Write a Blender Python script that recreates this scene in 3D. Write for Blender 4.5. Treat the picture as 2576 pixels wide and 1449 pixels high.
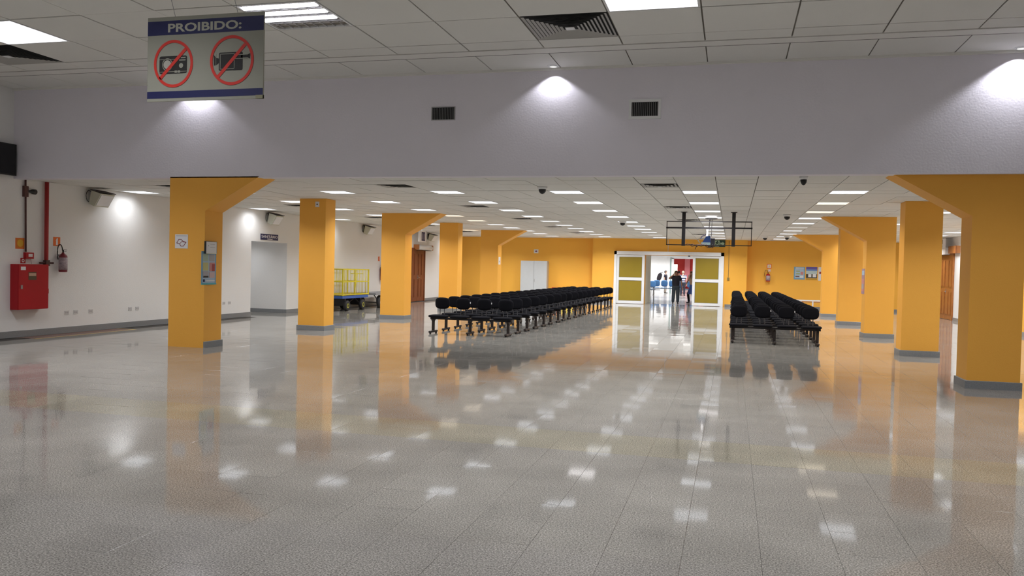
import bpy, bmesh, math, random
from mathutils import Vector, Matrix, noise
random.seed(7)
for o in list(bpy.data.objects): bpy.data.objects.remove(o)
SC = bpy.context.scene
C = SC.collection
W, H = 2576, 1449
FPX, YAW, PIT, ROL, HC = 2112.0, .2557, -.0243, .0233, 1.65
# ---------------------------------------------------------------- camera
_F = Vector((-math.sin(YAW)*math.cos(PIT), math.cos(YAW)*math.cos(PIT), math.sin(PIT)))
_R0 = Vector((math.cos(YAW), math.sin(YAW), 0)); _U0 = _R0.cross(_F)
_R = _R0*math.cos(ROL)+_U0*math.sin(ROL); _U = _U0*math.cos(ROL)-_R0*math.sin(ROL)
cd = bpy.data.cameras.new('camera'); cam = bpy.data.objects.new('camera', cd); C.objects.link(cam)
cd.sensor_width = 36; cd.lens = FPX/W*36; cd.clip_end = 300; cd.clip_start = .05
m = Matrix((_R, _U, -_F)).transposed().to_4x4(); m.translation = Vector((0, 0, HC)); cam.matrix_world = m
SC.camera = cam
def P(x, y, ax, v):
    """world point where the sight line through a photograph pixel meets the plane axis=v"""
    d = _F+_R*((x-W/2)/FPX)-_U*((y-H/2)/FPX); o = Vector((0, 0, HC))
    return o+d*((v-o[ax])/d[ax])
# ---------------------------------------------------------------- world, exposure, light levels
wd = bpy.data.worlds.new('world'); SC.world = wd; wd.use_nodes = True
wd.node_tree.nodes['Background'].inputs[0].default_value = (.6, .65, .7, 1)
wd.node_tree.nodes['Background'].inputs[1].default_value = .05
SC.view_settings.view_transform = 'Standard'; SC.view_settings.look = 'None'
SC.view_settings.gamma = 1; SC.view_settings.use_curve_mapping = False
SC.view_settings.exposure = 0.0
E_LOW, E_UP, E_FAR, E_SPOT = 1.45, 2.6, 4, 34.0     # luminance of the visible louvres
A_LOW, A_UP, A_FAR, SPREAD, SPREAD_UP = 35.0, 78.0, 90.0, 144, 118     # watts thrown down by each louvred fixture, louvre cut-off
SC.cycles.max_bounces = 8; SC.cycles.diffuse_bounces = 5; SC.cycles.glossy_bounces = 4; SC.cycles.sample_clamp_indirect = 6
# ---------------------------------------------------------------- setting dimensions
ZL, ZU = 3.22, 4.99          # lower and upper ceiling
XL, XRW = -14.0, 8.3         # side walls
YB, YF, YD = 13.8, 42.2, 41.7
YBACK = -7.0
# ---------------------------------------------------------------- materials
MT = {}
def mat(name, col, rough=.6, metal=0, var=.04, scale=8, bump=0, bscale=60, emit=None, spec=.5, coat=0, alpha=None, trans=0):
    if name in MT: return MT[name]
    M = bpy.data.materials.new(name); M.use_nodes = True; nt = M.node_tree; b = nt.nodes['Principled BSDF']
    b.inputs['Roughness'].default_value = rough; b.inputs['Metallic'].default_value = metal
    b.inputs['Specular IOR Level'].default_value = spec; b.inputs['Coat Weight'].default_value = coat
    b.inputs['Transmission Weight'].default_value = trans
    if emit:
        b.inputs['Base Color'].default_value = (*col, 1)
        b.inputs['Emission Color'].default_value = (*col, 1); b.inputs['Emission Strength'].default_value = emit
        MT[name] = M; return M
    tc = nt.nodes.new('ShaderNodeTexCoord'); n = nt.nodes.new('ShaderNodeTexNoise'); n.inputs['Scale'].default_value = scale; n.inputs['Detail'].default_value = 4
    mx = nt.nodes.new('ShaderNodeMix'); mx.data_type = 'RGBA'
    mx.inputs[6].default_value = (*[c*(1-var) for c in col], 1); mx.inputs[7].default_value = (*[min(1, c*(1+var)) for c in col], 1)
    nt.links.new(tc.outputs['Object'], n.inputs['Vector']); nt.links.new(n.outputs['Fac'], mx.inputs[0]); nt.links.new(mx.outputs[2], b.inputs['Base Color'])
    if bump:
        n2 = nt.nodes.new('ShaderNodeTexNoise'); n2.inputs['Scale'].default_value = bscale; n2.inputs['Detail'].default_value = 3
        bp = nt.nodes.new('ShaderNodeBump'); bp.inputs['Strength'].default_value = bump; bp.inputs['Distance'].default_value = .01
        nt.links.new(tc.outputs['Object'], n2.inputs['Vector']); nt.links.new(n2.outputs['Fac'], bp.inputs['Height']); nt.links.new(bp.outputs[0], b.inputs['Normal'])
    MT[name] = M; return M
def s2l(r, g, b):
    f = lambda c: (c/255/12.92) if c/255 <= .04045 else ((c/255+.055)/1.055)**2.4
    return (f(r), f(g), f(b))
white = mat('wall_paint_white', (.82, .82, .815), .55, var=.02, scale=1.5, bump=.25, bscale=45)
mauve = mat('beam_paint', (.82, .79, .86), .6, var=.03, scale=1.2, bump=.25, bscale=30)
yellow = mat('ochre_paint', (.90, .445, .072), .55, spec=.3, var=.03, scale=1.3, bump=.15, bscale=60)
yellow2 = mat('ochre_wall_paint', (.92, .475, .068), .55, spec=.3, var=.05, scale=.8, bump=.15, bscale=60)
granite = mat('granite_skirting', (.23, .24, .25), .3, var=.35, scale=90)
tileM = mat('ceiling_tile_mineral', (.78, .775, .745), .8, var=.05, scale=.9, bump=.2, bscale=150)
backM = mat('ceiling_backing', (.24, .22, .19), .9, var=.2, scale=2)
tbar = mat('ceiling_strip_white', (.80, .79, .76), .6)
blackp = mat('black_plastic', (.012, .012, .013), .4, var=.2)
fabric = mat('black_fabric', (.0055, .0055, .008), .9, spec=.12, var=.4, scale=200, bump=.3, bscale=400)
darkm = mat('black_metal', (.02, .018, .02), .4, metal=.3)
legm = mat('bench_steel_dark', (.035, .026, .024), .42, metal=.2)
whitem = mat('white_metal', (.82, .83, .84), .35)
greym = mat('grey_metal', (.35, .35, .36), .4, metal=.6)
red = mat('fire_red', (.42, .007, .014), .45, spec=.3, var=.08)
redpipe = mat('pipe_red', (.38, .02, .02), .45, var=.15)
rust = mat('pipe_brown', (.09, .035, .03), .6, var=.5, scale=14)
woodD = mat('door_wood_dark', (.20, .052, .018), .45, var=.3, scale=6)
woodR = mat('door_wood_orange', (.36, .13, .03), .4, var=.35, scale=6)
cream = mat('cream_wall', (.86, .83, .66), .5, var=.02)
farred = mat('red_wall', (.62, .03, .025), .5, var=.05)
farpink = mat('pink_panel', (.75, .22, .25), .5)
navy = mat('navy_print', (.010, .013, .085), .5)
signbg = mat('sign_board', (.30, .30, .25), .5, var=.03)
signred = mat('sign_red', (.60, .03, .02), .5)
ink = mat('black_print', (.012, .01, .01), .6)
paper = mat('white_paper', (.78, .77, .78), .7)
orange = mat('orange_print', (.80, .16, .02), .6)
gold = mat('frosted_gold_glass', (.30, .215, .02), .32, var=.06, scale=3, spec=.6)
lampc = mat('lamp_cool', (.90, .94, 1.0), emit=E_LOW)
lampw = mat('lamp_warm', (1.0, .90, .74), emit=E_LOW*.9)
lampb = mat('lamp_bright', (1.0, .97, .98), emit=E_LOW*1.8)
lampd = mat('lamp_dim', (.95, .95, .92), emit=E_LOW*.35)
lampu = mat('lamp_upper', (.93, .93, 1.0), emit=E_UP)
lampf = mat('lamp_far', (1.0, .98, .95), emit=E_FAR)
tubeoff = mat('tube_unlit', (.62, .60, .60), .4)
refl = mat('reflector_metal', (.72, .72, .74), .25, metal=.7)
# granite floor: speckle, cream band rows, tone per slab
def floor_mat():
    M = bpy.data.materials.new('granite_floor'); M.use_nodes = True; nt = M.node_tree; b = nt.nodes['Principled BSDF']
    N = nt.nodes.new; L = nt.links.new
    g = N('ShaderNodeNewGeometry'); sep = N('ShaderNodeSeparateXYZ'); L(g.outputs['Position'], sep.inputs[0])
    def mth(op, a, c=None, clamp=False):
        n = N('ShaderNodeMath'); n.operation = op; n.use_clamp = clamp
        for i, v in enumerate((a, c)):
            if v is None: continue
            if isinstance(v, (int, float)): n.inputs[i].default_value = v
            else: L(v, n.inputs[i])
        return n.outputs[0]
    fx = mth('FLOOR', mth('DIVIDE', mth('SUBTRACT', sep.outputs[0], FX0), FT)); fy = mth('FLOOR', mth('DIVIDE', mth('SUBTRACT', sep.outputs[1], FY0), FT))
    cb = N('ShaderNodeCombineXYZ'); L(fx, cb.inputs[0]); L(fy, cb.inputs[1])
    wn = N('ShaderNodeTexWhiteNoise'); wn.noise_dimensions = '2D'; L(cb.outputs[0], wn.inputs['Vector'])
    n1 = N('ShaderNodeTexNoise'); n1.inputs['Scale'].default_value = 95; n1.inputs['Detail'].default_value = 3; n1.inputs['Roughness'].default_value = .7; L(g.outputs['Position'], n1.inputs['Vector'])
    n2 = N('ShaderNodeTexNoise'); n2.inputs['Scale'].default_value = 1.1; n2.inputs['Detail'].default_value = 4; L(g.outputs['Position'], n2.inputs['Vector'])
    cr = N('ShaderNodeValToRGB'); e = cr.color_ramp; e.elements[0].position = .36; e.elements[0].color = (.115, .109, .098, 1); e.elements[1].position = .62; e.elements[1].color = (.435, .412, .372, 1)
    x = e.elements.new(.5); x.color = (.25, .237, .216, 1); L(n1.outputs['Fac'], cr.inputs[0])
    mr = N('ShaderNodeMapRange'); mr.inputs['To Min'].default_value = .955; mr.inputs['To Max'].default_value = 1.045; L(wn.outputs['Value'], mr.inputs[0])
    m2 = N('ShaderNodeMapRange'); m2.inputs['From Min'].default_value = .3; m2.inputs['From Max'].default_value = .7; m2.inputs['To Min'].default_value = .86; m2.inputs['To Max'].default_value = 1.14; L(n2.outputs['Fac'], m2.inputs[0])
    tone = mth('MULTIPLY', mr.outputs[0], m2.outputs[0])
    vm = N('ShaderNodeVectorMath'); vm.operation = 'SCALE'; L(cr.outputs[0], vm.inputs[0]); L(tone, vm.inputs['Scale'])
    # cream slab rows crossing the hall every so often
    band = mth('MULTIPLY', mth('GREATER_THAN', sep.outputs[1], FY0), mth('LESS_THAN', sep.outputs[1], FY0+2*FT))
    mx = N('ShaderNodeMix'); mx.data_type = 'RGBA'; mx.blend_type = 'MULTIPLY'; L(mth('MULTIPLY', band, .9), mx.inputs[0]); L(vm.outputs[0], mx.inputs[6]); mx.inputs[7].default_value = (1.10, 1.07, .90, 1)
    L(mx.outputs[2], b.inputs['Base Color'])
    n3 = N('ShaderNodeTexNoise'); n3.inputs['Scale'].default_value = .8; L(g.outputs['Position'], n3.inputs['Vector'])
    m3 = N('ShaderNodeMapRange'); m3.inputs['To Min'].default_value = .03; m3.inputs['To Max'].default_value = .08; L(n3.outputs['Fac'], m3.inputs[0]); L(m3.outputs[0], b.inputs['Roughness'])
    b.inputs['IOR'].default_value = 1.34
    # faint polish waviness of the stone
    n4 = N('ShaderNodeTexNoise'); n4.inputs['Scale'].default_value = 6; n4.inputs['Detail'].default_value = 2; L(g.outputs['Position'], n4.inputs['Vector'])
    bp = N('ShaderNodeBump'); bp.inputs['Strength'].default_value = .02; bp.inputs['Distance'].default_value = .002; L(n4.outputs['Fac'], bp.inputs['Height']); L(bp.outputs[0], b.inputs['Normal'])
    return M
FT = .4445; FX0 = -.235; FY0 = 7.5
floorM = floor_mat()
groutM = mat('floor_grout', (.05, .045, .04), .8)
# ---------------------------------------------------------------- mesh helpers
class MB:
    def __init__(s): s.v = []; s.f = []; s.mi = []; s.sm = []; s.cur = 0; s.smooth = False
    def add(s, vs, fs):
        n = len(s.v); s.v += [tuple(v) for v in vs]
        for f in fs: s.f.append([n+i for i in f]); s.mi.append(s.cur); s.sm.append(s.smooth)
        return s
    def box(s, x0, y0, z0, x1, y1, z1):
        return s.add([(x0, y0, z0), (x1, y0, z0), (x1, y1, z0), (x0, y1, z0), (x0, y0, z1), (x1, y0, z1), (x1, y1, z1), (x0, y1, z1)],
                     [(0, 3, 2, 1), (4, 5, 6, 7), (0, 1, 5, 4), (1, 2, 6, 5), (2, 3, 7, 6), (3, 0, 4, 7)])
    def chbox(s, x0, y0, z0, x1, y1, z1, c):
        """box with chamfered top rim"""
        a = [(x0, y0, z0), (x1, y0, z0), (x1, y1, z0), (x0, y1, z0)]; b = [(x0, y0, z1-c), (x1, y0, z1-c), (x1, y1, z1-c), (x0, y1, z1-c)]
        t = [(x0+c, y0+c, z1), (x1-c, y0+c, z1), (x1-c, y1-c, z1), (x0+c, y1-c, z1)]
        fs = [(0, 3, 2, 1), (8, 9, 10, 11)]
        for i in range(4): j = (i+1) % 4; fs += [(i, j, 4+j, 4+i), (4+i, 4+j, 8+j, 8+i)]
        return s.add(a+b+t, fs)
    def prism(s, pts, d):
        """pts: closed loop of 3D points, extruded by vector d"""
        n = len(pts); p = [Vector(q) for q in pts]; d = Vector(d)
        vs = p+[q+d for q in p]; fs = [tuple(range(n))[::-1], tuple(range(n, 2*n))]+[(i, (i+1) % n, n+(i+1) % n, n+i) for i in range(n)]
        return s.add(vs, fs)
    def tube(s, pts, r, n=8, closed=False):
        pts = [Vector(p) for p in pts]; rs = r if isinstance(r, (list, tuple)) else [r]*len(pts)
        k = len(s.v); up = Vector((0, 0, 1)); N = len(pts)
        for i, p in enumerate(pts):
            if closed: t = pts[(i+1) % N]-pts[i-1]
            else: t = pts[min(i+1, N-1)]-pts[max(i-1, 0)]
            t.normalize(); a = t.cross(up)
            if a.length < .1: a = t.cross(Vector((1, 0, 0)))
            a.normalize(); b = t.cross(a)
            for j in range(n):
                w = 2*math.pi*j/n; s.v.append(tuple(p+(a*math.cos(w)+b*math.sin(w))*rs[i]))
        for i in range(N if closed else N-1):
            for j in range(n):
                i2 = (i+1) % N
                s.f.append([k+i*n+j, k+i*n+(j+1) % n, k+i2*n+(j+1) % n, k+i2*n+j]); s.mi.append(s.cur); s.sm.append(True)
        if not closed:
            for q in (0, N-1):
                s.f.append([k+q*n+j for j in range(n)][::(1 if q else -1)]); s.mi.append(s.cur); s.sm.append(False)
        return s
    def lathe(s, c, prof, n=16, axis=2):
        c = Vector(c); k = len(s.v)
        for (r, h) in prof:
            for j in range(n):
                w = 2*math.pi*j/n; q = [r*math.cos(w), r*math.sin(w)]; q.insert(axis, h) if axis < 2 else q.append(h)
                s.v.append(tuple(c+Vector(q)))
        for i in range(len(prof)-1):
            for j in range(n):
                s.f.append([k+i*n+j, k+i*n+(j+1) % n, k+(i+1)*n+(j+1) % n, k+(i+1)*n+j]); s.mi.append(s.cur); s.sm.append(True)
        for q in (0, len(prof)-1):
            s.f.append([k+q*n+j for j in range(n)]); s.mi.append(s.cur); s.sm.append(False)
        return s
    def mesh(s, name, mats):
        me = bpy.data.meshes.new(name); me.from_pydata(s.v, [], s.f)
        for m_ in (mats if isinstance(mats, (list, tuple)) else [mats]): me.materials.append(m_)
        me.polygons.foreach_set('material_index', s.mi); me.polygons.foreach_set('use_smooth', s.sm)
        bm = bmesh.new(); bm.from_mesh(me); bmesh.ops.recalc_face_normals(bm, faces=bm.faces); bm.to_mesh(me); bm.free()
        me.update(); return me
    def build(s, name, mats, parent=None, loc=None): return link(name, s.mesh(name, mats), parent, loc)
def link(name, me, parent=None, loc=None):
    o = bpy.data.objects.new(name, me); C.objects.link(o)
    if parent: o.parent = parent
    if loc is not None: o.location = loc
    return o
def tag(o, label=None, cat=None, group=None, kind=None):
    if label: o['label'] = label
    if cat: o['category'] = cat
    if group: o['group'] = group
    if kind: o['kind'] = kind
    return o
def thing(name, label, cat, loc=(0, 0, 0), rz=0, group=None):
    o = bpy.data.objects.new(name, None); C.objects.link(o); o.location = loc; o.rotation_euler = (0, 0, rz); o.empty_display_size = .1
    return tag(o, label, cat, group)
def children(o): return [c for c in o.children]
def copy_tree(o, parent=None):
    c = o.copy(); C.objects.link(c); c.parent = parent
    for ch in list(o.children): copy_tree(ch, c)
    return c
class Fr:
    """a flat frame: origin, right, up, outward normal; boxes are given in (u, v, n)"""
    def __init__(s, o, u, v, n): s.o = Vector(o); s.u = Vector(u); s.v = Vector(v); s.n = Vector(n)
    def pt(s, a, b, c=0): return s.o+s.u*a+s.v*b+s.n*c
    def box(s, mb, u0, v0, u1, v1, n0, n1):
        return mb.prism([s.pt(u0, v0, n0), s.pt(u1, v0, n0), s.pt(u1, v1, n0), s.pt(u0, v1, n0)], s.n*(n1-n0))
    def poly(s, mb, pts, n0, n1): return mb.prism([s.pt(a, b, n0) for a, b in pts], s.n*(n1-n0))
    def ring(s, mb, cu, cv, ru, rv, w, n0, n1, k=40):
        vs = []; fs = []
        for i in range(k):
            a = 2*math.pi*i/k; ca, sa = math.cos(a), math.sin(a)
            vs += [s.pt(cu+ru*ca, cv+rv*sa, n1), s.pt(cu+(ru-w)*ca, cv+(rv-w)*sa, n1), s.pt(cu+ru*ca, cv+rv*sa, n0), s.pt(cu+(ru-w)*ca, cv+(rv-w)*sa, n0)]
        for i in range(k):
            j = (i+1) % k; fs += [(4*i, 4*j, 4*j+1, 4*i+1), (4*i, 4*i+2, 4*j+2, 4*j), (4*i+1, 4*j+1, 4*j+3, 4*i+3)]
        return mb.add(vs, fs)
    def disc(s, mb, cu, cv, r, n0, n1, k=24): return s.poly(mb, [(cu+r*math.cos(2*math.pi*i/k), cv+r*math.sin(2*math.pi*i/k)) for i in range(k)], n0, n1)
    def rel(s, root):
        r = Vector(root.location); return Fr(s.o-r, s.u, s.v, s.n)
FRONT = ((1, 0, 0), (0, 0, 1), (0, -1, 0)); LWALL = ((0, 1, 0), (0, 0, 1), (1, 0, 0)); RWALL = ((0, -1, 0), (0, 0, 1), (-1, 0, 0))
def text(fr, s, u0, v0, u1, v1, n, name, m_, parent, bold=.02):
    cu = bpy.data.curves.new('lettering', 'FONT'); cu.body = s; cu.offset = bold; cu.extrude = 0; cu.resolution_u = 3
    to = bpy.data.objects.new('lettering_tmp', cu); C.objects.link(to)
    bpy.context.view_layer.update(); dg = bpy.context.evaluated_depsgraph_get()
    me = bpy.data.meshes.new_from_object(to.evaluated_get(dg)); bpy.data.objects.remove(to)
    xs = [v.co.x for v in me.vertices]; ys = [v.co.y for v in me.vertices]; x0, x1, y0, y1 = min(xs), max(xs), min(ys), max(ys)
    for v in me.vertices:
        v.co = fr.pt(u0+(v.co.x-x0)/(x1-x0)*(u1-u0), v0+(v.co.y-y0)/(y1-y0)*(v1-v0), n)
    me.materials.clear(); me.materials.append(m_)
    return link(name, me, parent)
ORD = ['first', 'second', 'third', 'fourth', 'fifth', 'sixth', 'seventh', 'eighth', 'ninth', 'tenth', 'eleventh', 'twelfth', 'thirteenth', 'fourteenth', 'fifteenth', 'sixteenth', 'seventeenth', 'eighteenth', 'nineteenth', 'twentieth']
# ================================================================ FLOOR
bed = tag(MB().box(XL-4, YBACK, -.1, XRW, YF+.3, -.006).build('floor', groutM), kind='structure')
def slab(mb, x0, y0, x1, y1, rnd, n=0):
    a, b, c_ = rnd.uniform(-1, 1)*.0005, rnd.uniform(-1, 1)*.0005, rnd.uniform(0, .0002)
    hz = [-a-b+c_, a-b+c_, a+b+c_, -a+b+c_]; xs = [x0, x1, x1, x0]; ys = [y0, y0, y1, y1]
    ch = .0006
    cx, cy = (x0+x1)/2, (y0+y1)/2
    t = [(xs[i]+(ch if xs[i] < cx else -ch), ys[i]+(ch if ys[i] < cy else -ch), hz[i]) for i in range(4)]
    r = [(xs[i], ys[i], hz[i]-ch) for i in range(4)]; lo = [(xs[i], ys[i], -.006) for i in range(4)]
    mb.add(t+r+lo, [(0, 1, 2, 3)]+[q for i in range(4) for q in ((i, 4+i, 4+(i+1) % 4, (i+1) % 4), (4+i, 8+i, 8+(i+1) % 4, 4+(i+1) % 4))])
rf = random.Random(3); variants = []
for k in range(14):
    mb = MB(); slab(mb, .0008, .0008, FT-.0008, FT-.0008, rf); variants.append(mb.mesh('floor_tile', floorM))
ix0, ix1 = math.floor((XL-4-FX0)/FT), math.ceil((XRW-FX0)/FT); iy0, iy1 = math.floor((YBACK-FY0)/FT), math.ceil((YF+.3-FY0)/FT)
def size_in_photo(x, y):
    d = Vector((x, y, 0))-Vector((0, 0, HC)); z = d.dot(_F)
    if z <= .3: return 0
    px, py = W/2+FPX*d.dot(_R)/z, H/2-FPX*d.dot(_U)/z
    if px < -40 or px > W+40 or py < 0 or py > H+60: return 0
    return 1/z
cells = []
for i in range(ix0, ix1):
    for j in range(iy0, iy1):
        x, y = FX0+i*FT, FY0+j*FT
        if x < XL-.0 and not (22.0 < y < 27.6): continue
        cells.append((size_in_photo(x+FT/2, y+FT/2), i, j))
cells.sort(key=lambda t: -t[0])
for s_, i, j in cells[:300]:
    link('floor_tile', variants[rf.randrange(14)], bed, (FX0+i*FT, FY0+j*FT, 0))
mb = MB()
for s_, i, j in cells[300:]:
    x, y = FX0+i*FT, FY0+j*FT
    slab(mb, max(x, XL-4)+.0008, max(y, YBACK)+.0008, min(x+FT, XRW)-.0008, min(y+FT, YF+.3)-.0008, rf)
tag(mb.build('floor_tile_field', floorM, bed), kind='stuff')
# ================================================================ WALLS
def struct(name, mb, m_): return tag(mb.build(name, m_), kind='structure')
oy0, oy1, oz = 22.45, 24.55, 2.27      # opening to the toilets
wl = MB().box(XL-.25, YBACK, 0, XL, oy0, ZU+.1).box(XL-.25, oy1, 0, XL, YF+.3, ZU+.1).box(XL-.25, oy0, oz, XL, oy1, ZU+.1)
struct('wall_left', wl, white)
# lobby behind the opening
lb = MB().box(XL-1.75, oy1, 0, XL-.25, oy1+.15, 2.6).box(XL-4, oy0-.15, 0, XL-.25, oy0, 2.6).box(XL-4.15, oy0-.15, 0, XL-4, 27.6, 2.6).box(XL-4, 27.5, 0, XL-1.6, 27.65, 2.6).box(XL-1.75, oy1+.15, 0, XL-1.6, 27.5, 2.6).box(XL-4, oy0, 2.5, XL-.25, 27.5, 2.62)
struct('wall_lobby', lb, white)
struct('wall_right', MB().box(XRW, YBACK, 0, XRW+.25, YF+.3, ZU+.1), white)
struct('wall_back', MB().box(XL-.3, YBACK-.2, 0, XRW+.3, YBACK, ZU+.1), white)
struct('wall_front', MB().box(XL, YB, ZL-.02, XRW, YB+.22, ZU), mauve)     # deep beam wall over the hall entrance
# far wall with projecting door section
dx0, dx1 = P(1491, 640, 1, YD).x, P(1880, 640, 1, YD).x
ox0, ox1, otop = P(1620, 700, 1, YD).x, P(1770, 700, 1, YD).x, 2.42
fw = MB().box(XL, YF, 0, dx0, YF+.3, ZL+.1).box(dx1, YF, 0, XRW, YF+.3, ZL+.1)
fw.box(dx0, YD, 0, ox0, YF+.3, ZL+.1).box(ox1, YD, 0, dx1, YF+.3, ZL+.1).box(ox0, YD, otop, ox1, YF+.3, ZL+.1)
struct('wall_far', fw, yellow2)
# orange pier on the right wall
struct('wall_pier', MB().box(XRW-.03, 26.9, 0, XRW, 29.2, ZL), yellow2)
# skirtings
def skirt(name, *bx):
    mb = MB()
    for b in bx: mb.chbox(*b, .004)
    struct(name, mb, granite)
skirt('baseboard_left', (XL, YBACK, 0, XL+.02, oy0, .135), (XL, oy1, 0, XL+.02, 35.2, .12), (XL, 37.1, 0, XL+.02, YF, .12))
skirt('baseboard_lobby', (XL-1.75, oy1-.02, 0, XL+.02, oy1, .12), (XL-4, 27.48, 0, XL-1.75, 27.5, .12), (XL-4, oy0, 0, XL-3.98, 27.5, .12), (XL-1.77, oy1, 0, XL-1.75, 27.5, .12))
skirt('baseboard_right', (XRW-.02, YBACK, 0, XRW, 26.88, .12), (XRW-.055, 26.88, 0, XRW-.03, 29.22, .12), (XRW-.02, 29.22, 0, XRW, 35.65, .12), (XRW-.02, 37.9, 0, XRW, YF, .12))
skirt('baseboard_far', (XL, YF-.02, 0, dx0, YF, .12), (dx1, YF-.02, 0, XRW, YF, .12), (dx0, YD-.02, 0, -5.78, YD, .12), (-.3, YD-.02, 0, dx1, YD, .12))
# ================================================================ CEILINGS
up = struct('ceiling', MB().box(XL-.1, YBACK, ZU+.02, XRW+.1, YB+.02, ZU+.14), backM)
low = struct('ceiling', MB().box(XL-.1, YB+.2, ZL+.02, XRW+.1, YF, ZL+.14), backM)
ux = [-.47+1.19*k for k in range(-12, 9)]; ux = [x for x in ux if XL < x < XRW]; ux = [XL]+ux+[XRW]
uy = [12.06-1.15*k for k in range(0, 17)][::-1]; uy = [y for y in uy if y > YBACK]; uy = [YBACK]+uy+[12.5]
UL = {}   # upper light cells (col x start index by nearest edge)
def near(lst, v): return min(range(len(lst)), key=lambda i: abs(lst[i]-v))
uyl = [near(uy, 9.76), near(uy, 9.76-4.6), near(uy, 9.76-9.2), near(uy, 9.76-13.8)]
uxl = [near(ux, v) for v in (-11.18, -6.42, -1.66, 3.10)]
uvents = [(near(ux, -2.85), near(uy, 10.91)), (near(ux, -12.37), near(uy, 10.91)), (near(ux, 6.67), near(uy, 10.91))]
def ctile(parent, x0, y0, x1, y1, z, g, rnd, cache={}):
    key = (round(x1-x0, 3), round(y1-y0, 3), round(g, 3))
    if key not in cache:
        w, d = x1-x0, y1-y0
        cache[key] = MB().box(g/2, g/2, 0, w-g/2, d-g/2, .014).mesh('ceiling_tile', tileM)
    o = link('ceiling_tile', cache[key], parent, (x0, y0, z)); return o
rt = random.Random(5)
for i in range(len(ux)-1):
    for j in range(len(uy)-1):
        if (i in uxl and j in uyl) or (i, j) in uvents: continue
        ctile(up, ux[i], uy[j], ux[i+1], uy[j+1], ZU+rt.uniform(-.002, .004), .022, rt)
    ctile(up, ux[i], 12.82, ux[i+1], YB, ZU, .018, rt)
struct('trim_1', MB().box(XL, 12.52, ZU-.006, XRW, 12.785, ZU+.02), tbar)
struct('trim_2', MB().box(XL, YB-.05, ZU-.035, XRW, YB, ZU+.0), tbar)
struct('joint_shade_strip', MB().box(XL, 12.786, ZU-.002, XRW, 12.819, ZU+.018), mat('joint_shadow_gap', (.015, .013, .012), .9))  # black strip laid in the open joint, its shade put in as colour
# lower ceiling cell edges
LXs = [-16.4, -13.85, -11.3, -8.78, -6.22, -3.65, -1.0, 1.75, 4.45, 7.1, 9.7]
lx = []
for a, b in zip(LXs[:-1], LXs[1:]): lx += [a+(b-a)*k/4 for k in range(4)]
LYc = [16.95, 19.6, 22.3, 24.85, 27.4, 29.85, 32.1, 34.6, 37.2, 39.8]
LYs = [14.03]+[c-.31 for c in LYc]+[42.09]
ly = []
for a, b in zip(LYs[:-1], LYs[1:]): ly += [a+(b-a)*k/4 for k in range(4)]
ly = ly+[YF]
lowcells = []
lights_low, vents_low = [], []
for i in range(len(lx)-1):
    x0, x1 = max(lx[i], XL), min(lx[i+1], XRW)
    if x1-x0 < .08: continue
    bi, ki = divmod(i, 4)
    for j in range(len(ly)-1):
        y0, y1 = ly[j], ly[j+1]; bj, kj = divmod(j, 4)
        if y1-y0 < .05: continue
        if ki == 0 and kj == 0 and 1 <= bj <= 10:
            if LXs[bi] < -13 and bj-1 not in (0, 2, 4, 7, 9): pass
            elif x1-x0 < .5: pass
            else: lights_low.append((bi, bj-1, x0, y0, x1, y1)); continue
        if ki == 3 and kj == 2 and bj % 2 == 0 and bi in (1, 3, 5, 7) and x1-x0 > .5 and bj < 10:
            vents_low.append((bi, bj, x0, y0, x1, y1)); continue
        if dx0 < (x0+x1)/2 < dx1 and y0 > YD: continue
        lowcells.append((abs(y0-YB)+abs(x0+3)*.25, x0, y0, x1, y1))
lowcells.sort()
for _, x0, y0, x1, y1 in lowcells[:296]: ctile(low, x0, y0, x1, y1, ZL+rt.uniform(-.002, .005), .014, rt)
mb = MB()
for _, x0, y0, x1, y1 in lowcells[296:]:
    z = ZL+rt.uniform(-.002, .005); mb.box(x0+.007, y0+.007, z, x1-.007, y1-.007, z+.014)
tag(mb.build('ceiling_tile_field', tileM, low), kind='stuff')
# strip between beam and first joint
struct('trim_3', MB().box(XL, YB+.22, ZL, XRW, 14.02, ZL+.02), tbar)
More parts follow.
